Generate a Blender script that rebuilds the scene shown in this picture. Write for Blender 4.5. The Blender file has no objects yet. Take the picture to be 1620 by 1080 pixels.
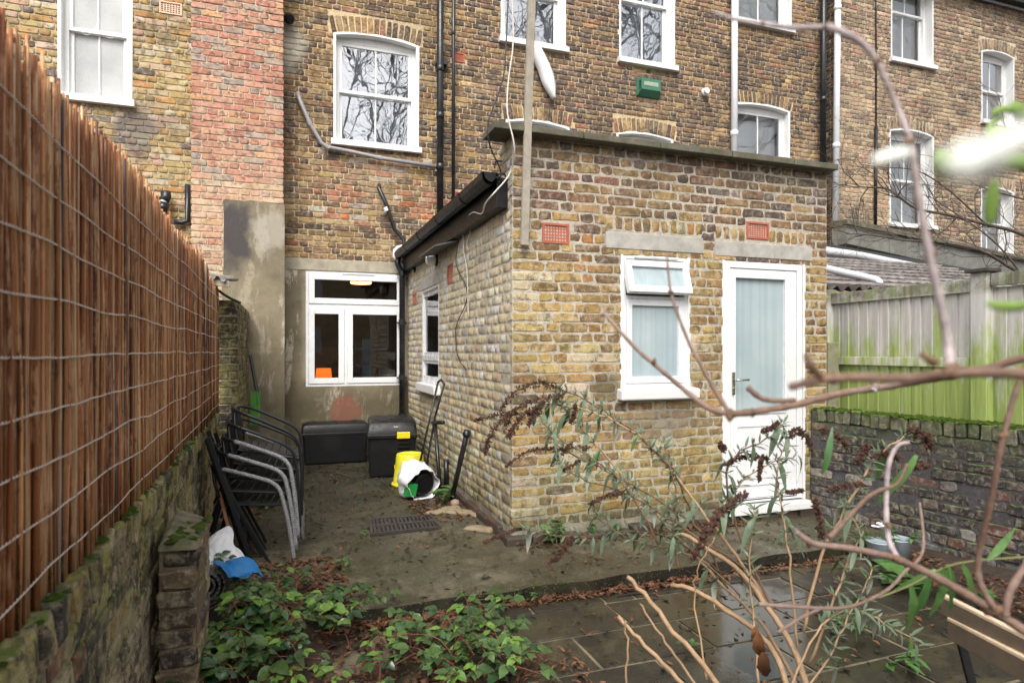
import bpy, math, random
import numpy as np
from mathutils import Vector, Matrix
rnd = random.Random(7)
S = bpy.context.scene
COL = S.collection
R = math.radians
# ------------------------------------------------------------ camera
EYE = Vector((0.0, 0.0, 1.38))
F_PX, CX, HY = 1004.0, 810.0, 555.0
TH = R(19.5)
RIGHT = Vector((math.cos(TH), -math.sin(TH), 0)); FWD = Vector((math.sin(TH), math.cos(TH), 0)); UP = Vector((0, 0, 1))
cam = bpy.data.cameras.new('camera'); co = bpy.data.objects.new('camera', cam); COL.objects.link(co)
co.location = EYE; co.rotation_euler = (R(90), 0, -TH)
cam.sensor_width = 36; cam.lens = F_PX / 1620 * 36; cam.shift_y = 15 / 1620
cam.clip_start = 0.02; cam.clip_end = 300
cam.dof.use_dof = True; cam.dof.focus_distance = 5.6; cam.dof.aperture_fstop = 4.5
S.camera = co
# ------------------------------------------------------------ light
w = bpy.data.worlds.new('World'); S.world = w; w.use_nodes = True
wn = w.node_tree; wn.nodes.clear()
sky = wn.nodes.new('ShaderNodeTexSky'); sky.sky_type = 'NISHITA'; sky.sun_disc = False
SUN_EL, SUN_AZ = 50, 202          # azimuth measured clockwise from +Y
sky.sun_elevation = R(SUN_EL); sky.sun_rotation = R(SUN_AZ)
sky.air_density = 1.0; sky.dust_density = 4.0; sky.ozone_density = 1.0
hs = wn.nodes.new('ShaderNodeHueSaturation'); hs.inputs['Saturation'].default_value = 0.3
bg = wn.nodes.new('ShaderNodeBackground'); bg.inputs['Strength'].default_value = 0.15
wo = wn.nodes.new('ShaderNodeOutputWorld')
wn.links.new(sky.outputs[0], hs.inputs['Color']); wn.links.new(hs.outputs[0], bg.inputs[0]); wn.links.new(bg.outputs[0], wo.inputs[0])
sl = bpy.data.lights.new('sun', 'SUN'); sl.energy = 1.3; sl.angle = R(35); sl.color = (1, .95, .87)
so = bpy.data.objects.new('sun', sl); COL.objects.link(so)
sd = Vector((math.sin(R(SUN_AZ)) * math.cos(R(SUN_EL)), math.cos(R(SUN_AZ)) * math.cos(R(SUN_EL)), math.sin(R(SUN_EL))))
so.rotation_euler = sd.to_track_quat('Z', 'Y').to_euler(); so.location = (0, 0, 20)
S.view_settings.view_transform = 'Standard'; S.view_settings.look = 'None'; S.view_settings.gamma = 1
S.view_settings.exposure = 1.02
S.render.engine = 'CYCLES'
S.cycles.max_bounces = 8; S.cycles.transparent_max_bounces = 12

# ------------------------------------------------------------ pixel -> world helpers (photo 1620x1080)
def ray(px, py): return FWD + RIGHT * ((px - CX) / F_PX) + UP * ((HY - py) / F_PX)
def atT(px, py, t): return EYE + ray(px, py) * t
def atY(px, py, Y): r = ray(px, py); return EYE + r * (Y / r.y)
def atX(px, py, X): r = ray(px, py); return EYE + r * (X / r.x)
def atZ(px, py, Z=0.0): r = ray(px, py); return EYE + r * ((Z - EYE.z) / r.z)
def proj(p):
    d = Vector(p) - EYE; t = d.dot(FWD)
    if t < .05: return (-9999, -9999, -1)
    return (CX + F_PX * d.dot(RIGHT) / t, HY - F_PX * d.z / t, t)

# ------------------------------------------------------------ node helper
class G:
    def __init__(s, name, rough=.8, spec=.5):
        s.m = bpy.data.materials.new(name); s.m.use_nodes = True; s.nt = s.m.node_tree
        s.b = s.nt.nodes['Principled BSDF']; s.b.inputs['Roughness'].default_value = rough
        s.b.inputs['Specular IOR Level'].default_value = spec
        s._p = None
    def n(s, t, **kw):
        x = s.nt.nodes.new(t)
        for k, v in kw.items(): setattr(x, k, v)
        return x
    def lk(s, a, b): s.nt.links.new(a, b)
    def put(s, sock, v):
        if isinstance(v, bpy.types.NodeSocket): s.lk(v, sock)
        elif isinstance(v, (tuple, list)): sock.default_value = (*v, 1) if len(v) == 3 and sock.type == 'RGBA' else v
        else: sock.default_value = v
    def pos(s):
        if s._p is None: s._p = s.n('ShaderNodeNewGeometry').outputs['Position']
        return s._p
    def loc(s): return s.n('ShaderNodeTexCoord').outputs['Object']
    def mapv(s, v, scale=(1, 1, 1), loc=(0, 0, 0)):
        x = s.n('ShaderNodeMapping'); s.lk(v, x.inputs[0]); x.inputs['Scale'].default_value = scale; x.inputs['Location'].default_value = loc
        return x.outputs[0]
    def noise(s, scale, detail=4, rough=.6, vec=None, dist=0):
        x = s.n('ShaderNodeTexNoise'); s.lk(vec or s.pos(), x.inputs['Vector'])
        x.inputs['Scale'].default_value = scale; x.inputs['Detail'].default_value = detail; x.inputs['Roughness'].default_value = rough; x.inputs['Distortion'].default_value = dist
        return x.outputs['Fac']
    def vor(s, scale, vec=None, out='Distance', feat='F1'):
        x = s.n('ShaderNodeTexVoronoi', feature=feat); s.lk(vec or s.pos(), x.inputs['Vector']); x.inputs['Scale'].default_value = scale
        return x.outputs[out]
    def step(s, v, a, b, lo=0., hi=1.):
        x = s.n('ShaderNodeMapRange'); s.put(x.inputs[0], v)
        for i, q in enumerate((a, b, lo, hi)): x.inputs[i + 1].default_value = q
        return x.outputs[0]
    def math(s, op, a, b=0., c=0.):
        x = s.n('ShaderNodeMath', operation=op); s.put(x.inputs[0], a); s.put(x.inputs[1], b)
        if op == 'MULTIPLY_ADD': s.put(x.inputs[2], c)
        return x.outputs[0]
    def mul(s, *a):
        r = a[0]
        for b in a[1:]: r = s.math('MULTIPLY', r, b)
        return r
    def mix(s, f, a, b, mode='MIX'):
        x = s.n('ShaderNodeMix', data_type='RGBA', blend_type=mode); x.clamp_factor = True
        s.put(x.inputs[0], f); s.put(x.inputs[6], a); s.put(x.inputs[7], b); return x.outputs[2]
    def xyz(s, v=None):
        x = s.n('ShaderNodeSeparateXYZ'); s.lk(v or s.pos(), x.inputs[0]); return x.outputs
    def blob(s, c, r, soft=.6):      # soft ellipsoid mask round a world point, edge broken by noise
        x = s.n('ShaderNodeVectorMath', operation='SUBTRACT'); s.lk(s.pos(), x.inputs[0]); x.inputs[1].default_value = c
        y = s.n('ShaderNodeVectorMath', operation='DIVIDE'); s.lk(x.outputs[0], y.inputs[0]); y.inputs[1].default_value = r
        z = s.n('ShaderNodeVectorMath', operation='LENGTH'); s.lk(y.outputs[0], z.inputs[0])
        d = s.math('ADD', z.outputs['Value'], s.step(s.noise(5, 5), .3, .7, -.35, .35))
        return s.step(d, 1 - soft * .5, 1 + soft * .5, 1, 0)
    def col(s, v): s.put(s.b.inputs['Base Color'], v)
    def rough(s, v): s.put(s.b.inputs['Roughness'], v)
    def bump(s, h, strength=.5, dist=.01):
        x = s.n('ShaderNodeBump'); s.lk(h, x.inputs['Height']); x.inputs['Strength'].default_value = strength; x.inputs['Distance'].default_value = dist
        s.lk(x.outputs[0], s.b.inputs['Normal'])

def simple(name, c, rough=.6, var=.25, nscale=8, bump=.15, bscale=60, metal=0, spec=.5, dirt=None, dirtamt=.5):
    g = G(name, rough, spec); g.b.inputs['Metallic'].default_value = metal
    n = g.noise(nscale, 6, .65)
    dark = tuple(x * (1 - var) for x in c); lite = tuple(min(1, x * (1 + var)) for x in c)
    cc = g.mix(g.step(n, .3, .7), dark, lite)
    if dirt: cc = g.mix(g.math('MULTIPLY', g.step(g.noise(3.1, 8, .75), .48, .7), dirtamt), cc, dirt)
    g.col(cc)
    g.rough(g.step(g.noise(nscale * 3, 4), .3, .7, max(.03, rough - .12), min(1, rough + .12)))
    if bump: g.bump(g.noise(bscale, 5, .7), bump, .004)
    return g.m

# ------------------------------------------------------------ objects
BASE = {}
def _link(o, parent):
    COL.objects.link(o)
    if parent is not None: o.parent = parent; BASE[o.name] = BASE[parent.name]
    elif o.name not in BASE: BASE[o.name] = Vector((0, 0, 0))
def thing(name, label, cat, loc=(0, 0, 0), group=None):
    o = bpy.data.objects.new(name, None); o.empty_display_size = .1; o.location = loc
    BASE[o.name] = Vector(loc); COL.objects.link(o); o['label'] = label; o['category'] = cat
    if group: o['group'] = group
    return o
def tag(o, label, cat, group=None, kind=None):
    o['label'] = label
    if cat: o['category'] = cat
    if group: o['group'] = group
    if kind: o['kind'] = kind
    return o
def mesh_obj(name, verts, faces, mat, parent=None, smooth=False, bevel=0, loc=None):
    me = bpy.data.meshes.new(name)
    b = BASE[parent.name] if parent is not None else Vector((0, 0, 0))
    if loc is not None: b = Vector(loc)
    me.from_pydata([(v[0] - b.x, v[1] - b.y, v[2] - b.z) for v in verts], [], faces)
    for m in (mat if isinstance(mat, (list, tuple)) else [mat]): me.materials.append(m)
    if smooth: me.polygons.foreach_set('use_smooth', [True] * len(me.polygons))
    o = bpy.data.objects.new(name, me)
    if loc is not None and parent is None: o.location = b; BASE[o.name] = b
    _link(o, parent)
    if bevel:
        md = o.modifiers.new('bevel', 'BEVEL'); md.width = bevel; md.segments = 2; md.limit_method = 'ANGLE'; md.harden_normals = False
    me.validate()
    return o
class MB:
    def __init__(s): s.v = []; s.f = []
    def quad(s, a, b, c, d):
        i = len(s.v); s.v += [tuple(a), tuple(b), tuple(c), tuple(d)]; s.f.append((i, i + 1, i + 2, i + 3)); return s
    def hexa(s, p):          # 8 points: bottom 0-3, top 4-7
        i = len(s.v); s.v += [tuple(q) for q in p]
        for f in ((0, 3, 2, 1), (4, 5, 6, 7), (0, 1, 5, 4), (1, 2, 6, 5), (2, 3, 7, 6), (3, 0, 4, 7)): s.f.append(tuple(i + k for k in f))
        return s
    def box(s, x0, x1, y0, y1, z0, z1):
        return s.hexa([(x0, y0, z0), (x1, y0, z0), (x1, y1, z0), (x0, y1, z0), (x0, y0, z1), (x1, y0, z1), (x1, y1, z1), (x0, y1, z1)])
    def wbox(s, W, u0, u1, v0, v1, d0, d1):
        P = W.P
        return s.hexa([P(u0, v0, d0), P(u1, v0, d0), P(u1, v0, d1), P(u0, v0, d1), P(u0, v1, d0), P(u1, v1, d0), P(u1, v1, d1), P(u0, v1, d1)])
    def bar(s, a, b, w, h, up=Vector((0, 0, 1))):    # rectangular bar from a to b
        a = Vector(a); b = Vector(b); d = (b - a).normalized(); sx = d.cross(up)
        if sx.length < 1e-4: sx = Vector((1, 0, 0))
        sx = sx.normalized() * w / 2; sy = sx.cross(d).normalized() * h / 2
        return s.hexa([a - sx - sy, a + sx - sy, b + sx - sy, b - sx - sy, a - sx + sy, a + sx + sy, b + sx + sy, b - sx + sy])
    def tube(s, pts, rad, n=8, cap=True):
        pts = [Vector(p) for p in pts]
        if not isinstance(rad, (list, tuple)): rad = [rad] * len(pts)
        i0 = len(s.v); prev = None
        for k, p in enumerate(pts):
            d = (pts[min(k + 1, len(pts) - 1)] - pts[max(k - 1, 0)])
            d = d.normalized() if d.length > 1e-9 else Vector((0, 0, 1))
            if prev is None:
                a = d.cross(Vector((0, 0, 1)))
                if a.length < .05: a = d.cross(Vector((1, 0, 0)))
                a.normalize()
            else:
                a = prev - d * prev.dot(d)
                a = a.normalized() if a.length > 1e-6 else d.orthogonal().normalized()
            prev = a; b = d.cross(a)
            for j in range(n):
                t = 2 * math.pi * j / n; s.v.append(tuple(p + (a * math.cos(t) + b * math.sin(t)) * rad[k]))
        for k in range(len(pts) - 1):
            for j in range(n):
                q = i0 + k * n; s.f.append((q + j, q + (j + 1) % n, q + n + (j + 1) % n, q + n + j))
        if cap:
            s.f.append(tuple(i0 + j for j in reversed(range(n)))); e = i0 + (len(pts) - 1) * n; s.f.append(tuple(e + j for j in range(n)))
        return s
    def lathe(s, c, prof, n=20, axis=Vector((0, 0, 1))):
        axis = Vector(axis).normalized(); a = axis.orthogonal().normalized(); b = axis.cross(a); c = Vector(c); i0 = len(s.v)
        for r, h in prof:
            for j in range(n):
                t = 2 * math.pi * j / n; s.v.append(tuple(c + axis * h + (a * math.cos(t) + b * math.sin(t)) * r))
        for k in range(len(prof) - 1):
            for j in range(n):
                q = i0 + k * n; s.f.append((q + j, q + (j + 1) % n, q + n + (j + 1) % n, q + n + j))
        s.f.append(tuple(i0 + j for j in reversed(range(n)))); e = i0 + (len(prof) - 1) * n; s.f.append(tuple(e + j for j in range(n)))
        return s
    def prism(s, poly, ext):      # planar polygon extruded by vector ext
        i = len(s.v); n = len(poly); e = Vector(ext)
        s.v += [tuple(p) for p in poly] + [tuple(Vector(p) + e) for p in poly]
        s.f.append(tuple(range(i, i + n))); s.f.append(tuple(range(i + 2 * n - 1, i + n - 1, -1)))
        for k in range(n): s.f.append((i + k, i + n + k, i + n + (k + 1) % n, i + (k + 1) % n))
        return s
    def make(s, name, mat, parent=None, **k): return mesh_obj(name, s.v, s.f, mat, parent, **k)
def smooth_path(pts, k=4):
    pts = [Vector(p) for p in pts]; out = []
    for i in range(len(pts) - 1):
        p0 = pts[max(i - 1, 0)]; p1 = pts[i]; p2 = pts[i + 1]; p3 = pts[min(i + 2, len(pts) - 1)]
        for j in range(k):
            t = j / k
            out.append(.5 * ((2 * p1) + (p2 - p0) * t + (2 * p0 - 5 * p1 + 4 * p2 - p3) * t * t + (3 * p1 - p0 - 3 * p2 + p3) * t ** 3))
    out.append(pts[-1]); return out
def copy_tree(o, parent=None):
    c = o.copy(); COL.objects.link(c); c.parent = parent
    BASE[c.name] = BASE.get(o.name, Vector((0, 0, 0)))
    for ch in list(o.children): copy_tree(ch, c)
    return c

# ------------------------------------------------------------ wall frame & bricks
class Wall:
    def __init__(s, O, U, N):
        s.O = Vector(O); s.U = Vector(U).normalized(); s.N = Vector(N).normalized()     # N points out of the wall
        s.M = Matrix((( s.U.x, -s.N.x, 0), (s.U.y, -s.N.y, 0), (s.U.z, -s.N.z, 1)))       # local x=U, y=into wall, z=up
    def P(s, u, v, d=0): return s.O + s.U * u - s.N * d + Vector((0, 0, v))
def in_rects(u, v, rects):
    return any(a <= u <= b and c <= v <= d for a, b, c, d in rects)
def sheet(W, u0, u1, v0, v1, holes, d=.0065, thick=.2, arches=()):
    us = sorted({u0, u1, *[min(max(x, u0), u1) for h in holes for x in h[:2]]})
    vs = sorted({v0, v1, *[min(max(x, v0), v1) for h in holes for x in h[2:4]]})
    mb = MB()
    for i in range(len(us) - 1):
        for j in range(len(vs) - 1):
            cu = (us[i] + us[i + 1]) / 2; cv = (vs[j] + vs[j + 1]) / 2
            if us[i + 1] - us[i] < 1e-5 or vs[j + 1] - vs[j] < 1e-5 or in_rects(cu, cv, holes): continue
            mb.quad(W.P(us[i], vs[j], d), W.P(us[i + 1], vs[j], d), W.P(us[i + 1], vs[j + 1], d), W.P(us[i], vs[j + 1], d))
    for a, b, c, e in holes:      # reveals
        mb.quad(W.P(a, c, d), W.P(a, e, d), W.P(a, e, thick), W.P(a, c, thick)); mb.quad(W.P(b, c, d), W.P(b, c, thick), W.P(b, e, thick), W.P(b, e, d))
        mb.quad(W.P(a, e, d), W.P(b, e, d), W.P(b, e, thick), W.P(a, e, thick)); mb.quad(W.P(a, c, d), W.P(a, c, thick), W.P(b, c, thick), W.P(b, c, d))
    for a, b, vs_, rise in arches:   # fill between arch curve and the flat top of the hole
        n = 10
        def y(t): return vs_ + rise * (1 - (2 * t - 1) ** 2)
        for k in range(n):
            t0, t1 = k / n, (k + 1) / n; ua, ub = a + (b - a) * t0, a + (b - a) * t1
            mb.quad(W.P(ua, y(t0), d), W.P(ub, y(t1), d), W.P(ub, vs_ + rise, d), W.P(ua, vs_ + rise, d))
            mb.quad(W.P(ua, y(t0), d), W.P(ua, y(t0), thick), W.P(ub, y(t1), thick), W.P(ub, y(t1), d))
    # core ends & top
    mb.quad(W.P(u0, v0, d), W.P(u0, v1, d), W.P(u0, v1, thick), W.P(u0, v0, thick)); mb.quad(W.P(u1, v0, d), W.P(u1, v0, thick), W.P(u1, v1, thick), W.P(u1, v1, d))
    mb.quad(W.P(u0, v1, d), W.P(u1, v1, d), W.P(u1, v1, thick), W.P(u0, v1, thick))
    return mb
NP = 10
def brick_template(L, H, rr, wear):
    a, b = L / 2, H / 2; c = min(.012, H * .18)
    base = [(-a + c, -b), (0, -b), (a - c, -b), (a, -b + c), (a, b - c), (a - c, b), (0, b), (-a + c, b), (-a, b - c), (-a, -b + c)]
    out = []
    j = [(rr.gauss(0, wear), rr.gauss(0, wear * .8)) for _ in base]
    p = [(x + dx, z + dz) for (x, z), (dx, dz) in zip(base, j)]
    ins = .002 + wear * .6
    q = [(x - math.copysign(ins + abs(rr.gauss(0, wear * .6)), x) if abs(x) > 1e-6 else x, z - math.copysign(ins + abs(rr.gauss(0, wear * .5)), z)) for x, z in p]
    V = [(x, .05, z) for x, z in p] + [(x, .003 + abs(rr.gauss(0, wear * .4)), z) for x, z in p] + [(x, rr.gauss(0, .0008), z) for x, z in q]
    return np.array(V, dtype=np.float32)
BF = [(k, (k + 1) % NP, NP + (k + 1) % NP, NP + k) for k in range(NP)] + [(NP + k, NP + (k + 1) % NP, 2 * NP + (k + 1) % NP, 2 * NP + k) for k in range(NP)] + [tuple(2 * NP + k for k in range(NP))]
_tr = random.Random(3)
TPL = {}
for kind, L in (('s', .215), ('h', .1025)):
    for wname, wear in (('n', .0022), ('w', .0045)): TPL[kind + wname] = [brick_template(L, .064, _tr, wear) for _ in range(10)]
TME = {}
def tmesh(key, i, mat):
    k = (key, i, mat.name)
    if k not in TME:
        me = bpy.data.meshes.new('brick'); me.from_pydata(TPL[key][i].tolist(), [], BF); me.materials.append(mat)
        TME[k] = me
    return TME[k]
def bulk(name, items, mat, parent):
    """items: (template array, world Matrix3 M, origin, sx, sz, colour) -> one mesh"""
    n = len(items)
    if not n: return None
    b = np.array(BASE[parent.name])
    nv = 3 * NP; V = np.empty((n * nv, 3), np.float32); C = np.empty((n * nv, 4), np.float32)
    for i, (T, M, o, sx, sz, c) in enumerate(items):
        t = T * np.array((sx, 1, sz), np.float32)
        V[i * nv:(i + 1) * nv] = t @ np.array(M).T + (np.array(o) - b); C[i * nv:(i + 1) * nv] = (*c, 1)
    loops = np.array([x for f in BF for x in f], np.int32); tot = np.array([len(f) for f in BF], np.int32)
    st = np.concatenate(([0], np.cumsum(tot)[:-1])).astype(np.int32)
    off = np.arange(n, dtype=np.int32)
    LI = (loops[None] + off[:, None] * nv).ravel(); LS = (st[None] + off[:, None] * len(loops)).ravel()
    me = bpy.data.meshes.new(name); me.vertices.add(len(V)); me.vertices.foreach_set('co', V.ravel())
    me.loops.add(len(LI)); me.loops.foreach_set('vertex_index', LI)
    me.polygons.add(len(LS)); me.polygons.foreach_set('loop_start', LS)
    me.update(calc_edges=True)
    at = me.color_attributes.new('Col', 'FLOAT_COLOR', 'POINT'); at.data.foreach_set('color', C.ravel())
    me.materials.append(mat); o = bpy.data.objects.new(name, me); _link(o, parent); o['kind'] = 'stuff'
    return o
def bond_rows(u0, u1, v0, v1, kind, rr, ch=.075):
    nrow = int(round((v1 - v0) / ch)); ch = (v1 - v0) / nrow
    for r in range(nrow):
        v = v0 + (r + .5) * ch
        if kind == 'flemish': seq = 'sh'; start = u0 - (.169 if r % 2 else 0) - .02
        elif kind == 'stretcher': seq = 's'; start = u0 - (.1125 if r % 2 else 0)
        elif kind == 'garden': seq = 'h' if r % 4 == 0 else 's'; start = u0 - (.05625 if r % 4 == 0 else (.1125 if r % 2 else 0))
        elif kind == 'header': seq = 'h'; start = u0 - (.056 if r % 2 else 0)
        u = start; k = 0
        while u < u1:
            t = seq[k % len(seq)]; k += 1
            if kind == 'flemish' and rr.random() < .1: t = 's' if t == 'h' else 'h'
            L = (.215 if t == 's' else .1025) * rr.uniform(.965, 1.035)
            a, b = u, u + L; u = b + .0105
            yield r, a, b, v, ch, t
def lay(W, u0, u1, v0, v1, holes, palette, kind, seed, wear='n', ch=.075, skip=None):
    rr = random.Random(seed); out = []
    for r, a, b, v, c, t in bond_rows(u0, u1, v0, v1, kind, rr, ch):
        if b < u0 + .05 or a > u1 - .045: continue
        if a < u0 + .06: a = u0
        if b > u1 - .058: b = u1
        segs = [(a, b)]
        for h0, h1, g0, g1 in holes:
            if g0 < v < g1:
                ns = []
                for s0, s1 in segs:
                    if h1 <= s0 or h0 >= s1: ns.append((s0, s1)); continue
                    if s0 < h0 - .03: ns.append((s0, h0 - .004))
                    if s1 > h1 + .03: ns.append((h1 + .004, s1))
                segs = ns
        for s0, s1 in segs:
            if s1 - s0 < .03 or (skip and skip((s0 + s1) / 2, v)): continue
            L = s1 - s0; t2 = 's' if L > .15 else 'h'
            out.append(brick_item(W, (s0 + s1) / 2, v, L, c - .0105, palette((s0 + s1) / 2, v, rr), rr, wear, t2))
    return out
def brick_item(W, u, v, L, H, colr, rr, wear='n', t='s', vertical=0.0, dd=0.0):
    key = t + wear; i = rr.randrange(10); L0 = .215 if t == 's' else .1025
    M = np.array(W.M)
    rot = vertical + rr.gauss(0, .006)
    c, s_ = math.cos(rot), math.sin(rot)
    Rm = np.array(((c, 0, -s_), (0, 1, 0), (s_, 0, c)))
    M = M @ Rm @ np.diag((1, 1, 1))
    sx = L / L0; sz = H / .064 * rr.uniform(.96, 1.03)
    o = W.P(u, v, dd + rr.uniform(-.0018, .0018))
    return dict(key=key, i=i, M=M, o=o, sx=sx, sz=sz, c=colr, a=L * H)
def commit(parent, items, mats, cap=300, name='brick'):
    """largest in the photo become parts, the rest one mesh of kind stuff"""
    for it in items:
        x, y, t = proj(it['o']); inside = -10 < x < 1630 and -10 < y < 1090
        n = Vector((-it['M'][0][1], -it['M'][1][1], -it['M'][2][1])); vd = (EYE - Vector(it['o'])).normalized()
        it['s'] = it['a'] * max(0, n.dot(vd)) / (t * t) if inside and t > 0 else -t
    items.sort(key=lambda q: -q['s'])
    b = BASE[parent.name]
    for it in items[:cap]:
        if it['s'] <= 0: break
        o = bpy.data.objects.new(name, tmesh(it['key'], it['i'], mats[0]))
        m4 = Matrix(it['M'].tolist()).to_4x4() @ Matrix.Diagonal((it['sx'], 1, it['sz'], 1)); m4.translation = Vector(it['o']) - b
        COL.objects.link(o); o.parent = parent; o.matrix_local = m4; o.color = (*it['c'], 1)
    rest = [it for k, it in enumerate(items) if k >= cap or it['s'] <= 0]
    bulk('bricks', [(TPL[it['key']][it['i']], it['M'], it['o'], it['sx'], it['sz'], it['c']) for it in rest], mats[1], parent)
def pal(choices, jit=.12):
    tot = sum(w for w, _ in choices)
    def f(rr):
        x = rr.random() * tot
        for w_, c in choices:
            x -= w_
            if x <= 0: break
        k = rr.uniform(1 - jit, 1 + jit); return tuple(max(.01, min(.85, q * k * rr.uniform(.94, 1.06))) for q in c)
    return f
# ------------------------------------------------------------ materials
def brick_mats(name, over, rough=.88, grime=.35):
    res = []
    for src in ('obj', 'attr'):
        g = G('%s_%s' % (name, src), rough, .3)
        if src == 'obj': c = g.n('ShaderNodeObjectInfo').outputs['Color']
        else:
            a = g.n('ShaderNodeAttribute'); a.attribute_name = 'Col'; c = a.outputs['Color']
        n1 = g.noise(26, 6, .7); n2 = g.noise(120, 4, .7)
        c = g.mix(g.step(n1, .48, .66, 0, .8), c, g.mix(.65, c, (.66, .56, .42)))
        c = g.mix(g.step(g.noise(17, 5, .7, vec=g.mapv(g.pos(), loc=(3, 7, 1))), .50, .60, 0, .85), c, g.mix(.75, c, (.07, .05, .035)))
        c = g.mix(g.step(n2, .38, .62, .0, .35), c, (.04, .03, .02))
        c = g.mix(g.math('MULTIPLY', g.step(g.noise(1.4, 7, .7), .46, .7), grime), c, (.07, .055, .04))
        c = over(g, c, True)
        g.col(c)
        h = g.math('ADD', g.mul(n1, .8), g.mul(n2, .5))
        h = g.math('SUBTRACT', h, g.mul(g.step(g.vor(150), .0, .25, 1, 0), .35))
        g.bump(h, .8, .005)
        res.append(g.m)
    g = G(name + '_mortar', .95, .2)
    MC = MORTAR[name]
    n = g.noise(40, 6, .75)
    c = g.mix(g.step(n, .3, .7), tuple(x * .55 for x in MC), tuple(min(.8, x * 1.2) for x in MC))
    c = g.mix(g.math('MULTIPLY', g.step(g.noise(1.4, 7, .7), .46, .7), grime), c, (.07, .055, .04))
    c = over(g, c, False); g.col(c); g.bump(g.math('ADD', g.noise(70, 6, .8), g.noise(14, 3)), .9, .008)
    return res, g.m
MORTAR = dict(pier=(.26, .20, .13), ext=(.56, .50, .41), house=(.66, .52, .32), left=(.52, .44, .29), pink=(.60, .50, .38), right=(.74, .62, .45), lgarden=(.42, .38, .25), rgarden=(.10, .095, .10))
def o_ext(g, c, brick):
    x, y, z = g.xyz()
    side = g.step(x, 1.53, 1.50)                                   # the side wall: lime bloom
    lime = g.mul(side, g.step(g.noise(2.2, 8, .8), .38, .54, .45 if brick else .8, 1), g.step(g.noise(14, 5, .7), .35, .55, .5, 1), g.step(z, .3, 1.3, .4, 1))
    c = g.mix(g.mul(lime, .7), c, (.68, .67, .61))
    drip = g.noise(1, 6, .7, vec=g.mapv(g.pos(), (9, 9, .8)))
    c = g.mix(g.mul(side, g.step(drip, .52, .62), g.step(z, 1.2, 2.0), .6), c, (.22, .21, .20))
    lm = g.mul(g.step(g.noise(4.5, 7, .75), .58, .68), .6 if brick else .3)
    c = g.mix(lm, c, (.62, .56, .45))
    alg = g.mul(g.step(z, 1.1, .15), g.step(g.noise(2.6, 6, .7), .36, .62), .8)
    c = g.mix(alg, c, g.mix(.5, c, (.13, .16, .035)))
    alg2 = g.mul(g.step(g.noise(1.9, 6, .75, vec=g.mapv(g.pos(), loc=(5, 5, 5))), .5, .66), .45)
    c = g.mix(alg2, c, g.mix(.5, c, (.16, .17, .05)))
    c = g.mix(g.mul(g.step(z, .42, .1), g.step(g.noise(3, 6), .35, .6), .55), c, (.05, .045, .03))
    st_ = atY(1045, 668, 4.28); c = g.mix(g.mul(g.blob(st_, (.36, .4, .14), .5), .6), c, (.15, .125, .10)); st_ = atY(965, 615, 4.28); c = g.mix(g.mul(g.blob(st_, (.12, .4, .10), .6), .6), c, (.08, .07, .045))
    c = g.mix(g.mul(g.step(z, 2.55, 2.95), g.step(g.noise(4, 6), .35, .65), .4), c, (.07, .065, .05))
    return c
def o_house(g, c, brick):
    p = g.mul(g.step(g.noise(1.1, 7, .72, vec=g.mapv(g.pos(), loc=(1, 1, 2))), .56, .70), .55)
    c = g.mix(p, c, (.50, .38, .24))
    sp = atY(460, 60, 8.45)
    c = g.mix(g.mul(g.blob((sp.x - .02, 8.45, sp.z - .1), (.2, .5, .3)), .8), c, (.5, .46, .38))
    return c
def o_left(g, c, brick):
    sp = atY(215, 205, 8.45)
    c = g.mix(g.mul(g.blob(sp, (.2, .5, .3)), .6), c, (.10, .10, .12)); return c
def o_pink(g, c, brick):
    sp = atY(330, 400, 8.05); x, y, z = g.xyz()
    c = g.mix(g.mul(g.step(z, 3.9, 2.9), g.step(g.noise(2.5, 6, .7), .4, .6), .55), c, (.60, .45, .30)); return c
def o_right(g, c, brick):
    x, y, z = g.xyz()
    p = g.mul(g.step(g.noise(1.0, 7, .75, vec=g.mapv(g.pos(), loc=(4, 2, 0))), .50, .64), g.step(z, 7.5, 4.2), .7)
    c = g.mix(p, c, (.60, .46, .29)); return c
def o_lg(g, c, brick):
    x, y, z = g.xyz()
    c = g.mix(g.mul(g.step(g.noise(5, 7, .75), .46, .6), .65), c, (.36, .33, .10))
    c = g.mix(g.mul(g.step(z, .62, .35), g.step(g.noise(5, 7, .8), .42, .52), .8), c, (.46, .36, .25))
    c = g.mix(g.mul(g.step(g.noise(7, 7, .8, vec=g.mapv(g.pos(), loc=(9, 1, 4))), .50, .58), .85), c, (.03, .03, .028))
    nz = g.n('ShaderNodeNewGeometry'); up = g.xyz(nz.outputs['Normal'])[2]
    c = g.mix(g.mul(g.step(up, .4, .8), g.step(g.noise(9, 6, .7), .42, .6), .8), c, (.09, .13, .02)); return c
def o_pier(g, c, brick):
    c = g.mix(g.mul(g.step(g.noise(6, 7, .75), .55, .66), .6), c, (.30, .25, .14))
    return g.mix(g.mul(g.step(g.noise(5, 6, .7, vec=g.mapv(g.pos(), loc=(2, 2, 5))), .55, .7), .5), c, (.17, .17, .06))
def o_rg(g, c, brick):
    x, y, z = g.xyz()
    c = g.mix(g.mul(g.step(g.noise(4, 7, .75), .56, .66), .3), c, (.30, .27, .26))
    c = g.mix(g.mul(g.step(z, .62, .84), g.step(g.noise(6, 7, .7), .38, .58), .6), c, (.09, .13, .04))
    c = g.mix(g.mul(g.step(z, .25, .0), g.step(g.noise(5, 7, .7), .5, .6), .35), c, (.30, .30, .30))
    nz = g.n('ShaderNodeNewGeometry'); up = g.xyz(nz.outputs['Normal'])[2]
    c = g.mix(g.mul(g.step(up, .4, .8), .9), c, (.10, .17, .015)); return c
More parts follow.
